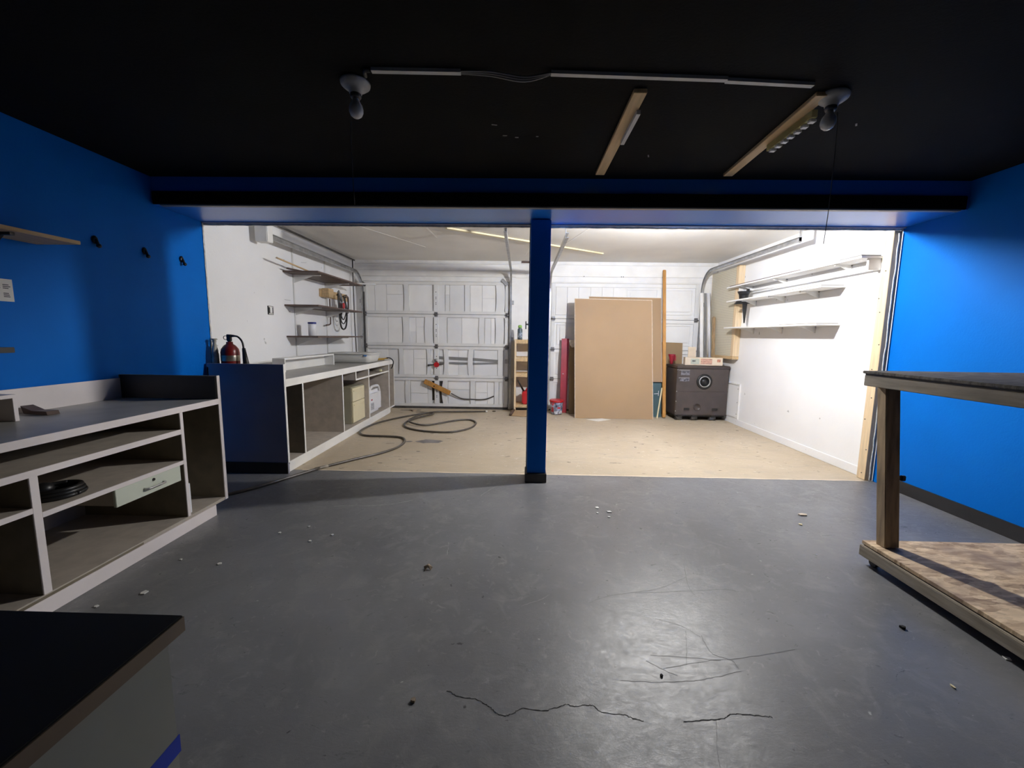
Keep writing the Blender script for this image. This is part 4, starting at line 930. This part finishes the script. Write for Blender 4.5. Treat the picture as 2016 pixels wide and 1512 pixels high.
FINE = mat('fine_scratch', (.125, .125, .128), .55, .2, 30)
ribbon([(0.388, 1.345), (0.532, 1.344), (0.657, 1.355), (0.771, 1.379), (0.859, 1.405)], 0.0026, FINE, 'scratch', .0006)
ribbon([(0.565, 1.406), (0.768, 1.452), (0.872, 1.464), (1.138, 1.520)], 0.0023, FINE, 'scratch', .0006)
ribbon([(0.510, 1.441), (0.562, 1.401), (0.607, 1.375)], 0.0023, FINE, 'scratch', .0006)
ribbon([(0.345, 1.777), (0.454, 1.834), (0.696, 1.895), (0.891, 2.002)], 0.0023, FINE, 'scratch', .0006)
ribbon([(0.732, 1.610), (0.692, 1.501), (0.659, 1.424)], 0.0023, FINE, 'scratch', .0006)
ribbon([(0.788, 1.588), (0.786, 1.491), (0.848, 1.455), (0.855, 1.412)], 0.0030, FINE, 'scratch', .0006)
ribbon([(0.625, 1.681), (0.722, 1.640), (0.781, 1.573)], 0.0023, FINE, 'scratch', .0006)
ribbon([(0.930, 2.132), (0.871, 1.903), (0.893, 1.825)], 0.0023, FINE, 'scratch', .0006)
ribbon([(0.535, 1.469), (0.693, 1.462), (0.807, 1.451)], 0.0023, FINE, 'scratch', .0006)
ribbon([(0.584, 1.859), (0.766, 1.878), (1.057, 1.910)], 0.0019, FINE, 'scratch', .0006)
ribbon([(1.057, 1.910), (1.111, 1.892)], 0.0045, FINE, 'scratch', .0006)
ribbon([(0.670, 1.207), (0.628, 1.114), (0.607, 1.052)], 0.0023, FINE, 'scratch', .0006)
ribbon([(0.558, 1.191), (0.616, 1.198), (0.687, 1.207), (0.712, 1.217), (0.729, 1.225), (0.793, 1.224), (0.860, 1.219)], .0036, CRACKM, 'crack')
def chip(x, y, r, m, name, label, cat, group=None, h=.004, el=1.0):
    n = random.randint(4, 6); a0 = random.uniform(0, 6.28)
    poly = [(x + r * el * random.uniform(.7, 1.1) * math.cos(a0 + 2 * math.pi * k / n), y + r * random.uniform(.6, 1.1) * math.sin(a0 + 2 * math.pi * k / n), .0012) for k in range(n)]
    return tag(obj(name, prism(B(), poly, (0, 0, h)), m), label, cat, group)
GP = 'pale paint chips scattered on the grey floor'
for x, y, r, lab in ((-1.797, 1.762, .018, 'largest pale paint chip on the dark floor before the near counter'), (-1.62, 2.02, .013, 'pale paint chip on the floor second from the near counter toe'),
                     (-1.50, 2.37, .012, 'pale paint chip on the floor just off the far corner of the near counter'), (-1.36, 2.46, .010, 'farthest pale paint chip in the row off the near counter corner'),
                     (-1.26, 2.28, .010, 'pale paint chip in the middle of the row off the near counter corner'), (-1.16, 2.36, .010, 'rightmost pale paint chip in the row off the near counter corner'),
                     (-1.86, 2.05, .008, 'tiny pale paint chip against the toe of the near counter'), (-1.92, 1.66, .010, 'small pale paint chip nearest the foreground cabinet')):
    chip(x, y, r, CHALK, 'paint_chip', lab, 'paint chip', GP)
for (x, y, r), lab in zip(((.658, 2.785, .020), (.585, 2.85, .016), (.64, 2.70, .012), (.57, 2.76, .009)), ('largest white chip', 'farthest white chip', 'nearest white chip', 'smallest white chip')):
    chip(x, y, r, CHALK, 'paint_chip', lab + ' in the cluster on the floor right of the post base', 'paint chip', 'white chips near the post')
chip(2.05, 2.80, .02, CARTON, 'wood_bit', 'small tan wood bit on the grey floor before the stud', 'wood bit', el=1.8, h=.008)
chip(1.93, 2.65, .014, LATH, 'wood_bit', 'small yellow crumb on the grey floor right of centre', 'crumb')
chip(1.60, 1.36, .01, LATH, 'wood_bit', 'pale splinter on the grey floor near the cart', 'splinter', el=.5)
chip(2.05, 1.20, .014, GREY, 'wood_bit', 'grey fleck on the floor at the lower right', 'fleck', el=1.8)
chip(1.70, 1.66, .013, CRACKM, 'pebble', 'dark pebble on the floor left of the cart', 'pebble', h=.01)
chip(.545, 1.37, .006, CRACKM, 'pebble', 'black speck inside the bright floor reflection', 'speck', h=.006)
chip(-.35, 1.235, .010, LEAF, 'wood_bit', 'curled tan shaving on the floor left of the crack', 'shaving', h=.008)
chip(1.96, 1.50, .014, CHALK, 'paint_chip', 'white chip under the edge of the cart', 'paint chip')
t = thing('dry_leaf', 'dry curled leaf on the grey floor left of centre', 'leaf', (-.48, 2.02, 0))
bm = B(); c0 = V((-.48, 2.02, .001))
tip = [V((0, .02, .02)), V((-.024, .004, .012)), V((-.012, -.02, .001)), V((0, -.004, .012)), V((.018, -.016, .001)), V((.026, .0, .012))]
vs = [bm.verts.new(c0 + p) for p in tip]; ce = bm.verts.new(c0 + V((0, .002, .022)))
for k in range(6): bm.faces.new((vs[k], vs[(k + 1) % 6], ce))
obj('blade', bm, LEAF, t); obj('stem', cyl(B(), c0 + V((0, .0, .012)), c0 + V((-.016, -.024, .002)), .002, n=6), LEAF, t)
# stains on the bare concrete
f2 = bpy.data.objects['floor.001']
def blot(x, y, rx, ry, m, name='stain'):
    bm = B(); n = 22; vs = [bm.verts.new((x + rx * math.cos(k * 6.2832 / n) * random.uniform(.75, 1.1), y + ry * math.sin(k * 6.2832 / n) * random.uniform(.75, 1.1), .0004)) for k in range(n)]
    bm.faces.new(vs); return obj(name, bm, m, f2)
blot(-1.06, 4.62, .16, .09, mat('oil_stain', (.22, .20, .19), .6, .2, 10))
blot(-1.30, 4.60, .05, .03, mat('oil_stain', (.22, .20, .19)))
for k in range(26):
    x, y = random.uniform(-1.6, 3.0), random.uniform(3.7, 6.4)
    blot(x, y, random.uniform(.008, .028), random.uniform(.005, .012), GRIME_RECESS, 'speck')
for x in (-1.9, -1.75, -1.6): blot(x, 6.5 + random.uniform(-.1, .1), .12, .05, mat('dust_patch', (.27, .22, .165), .8, .3, 12))
chip(-1.75, 6.50, .05, LEAF, 'debris', 'clump of dry debris before the far end of the left counter', 'debris', h=.02)
chip(-.42, 6.56, .03, GRIME_RECESS, 'debris', 'dark crumbs on the concrete below the left door edge', 'debris', h=.012)
chip(.56, 6.1, .016, CHALK, 'debris', 'white scrap on the bare concrete near the tub', 'scrap')
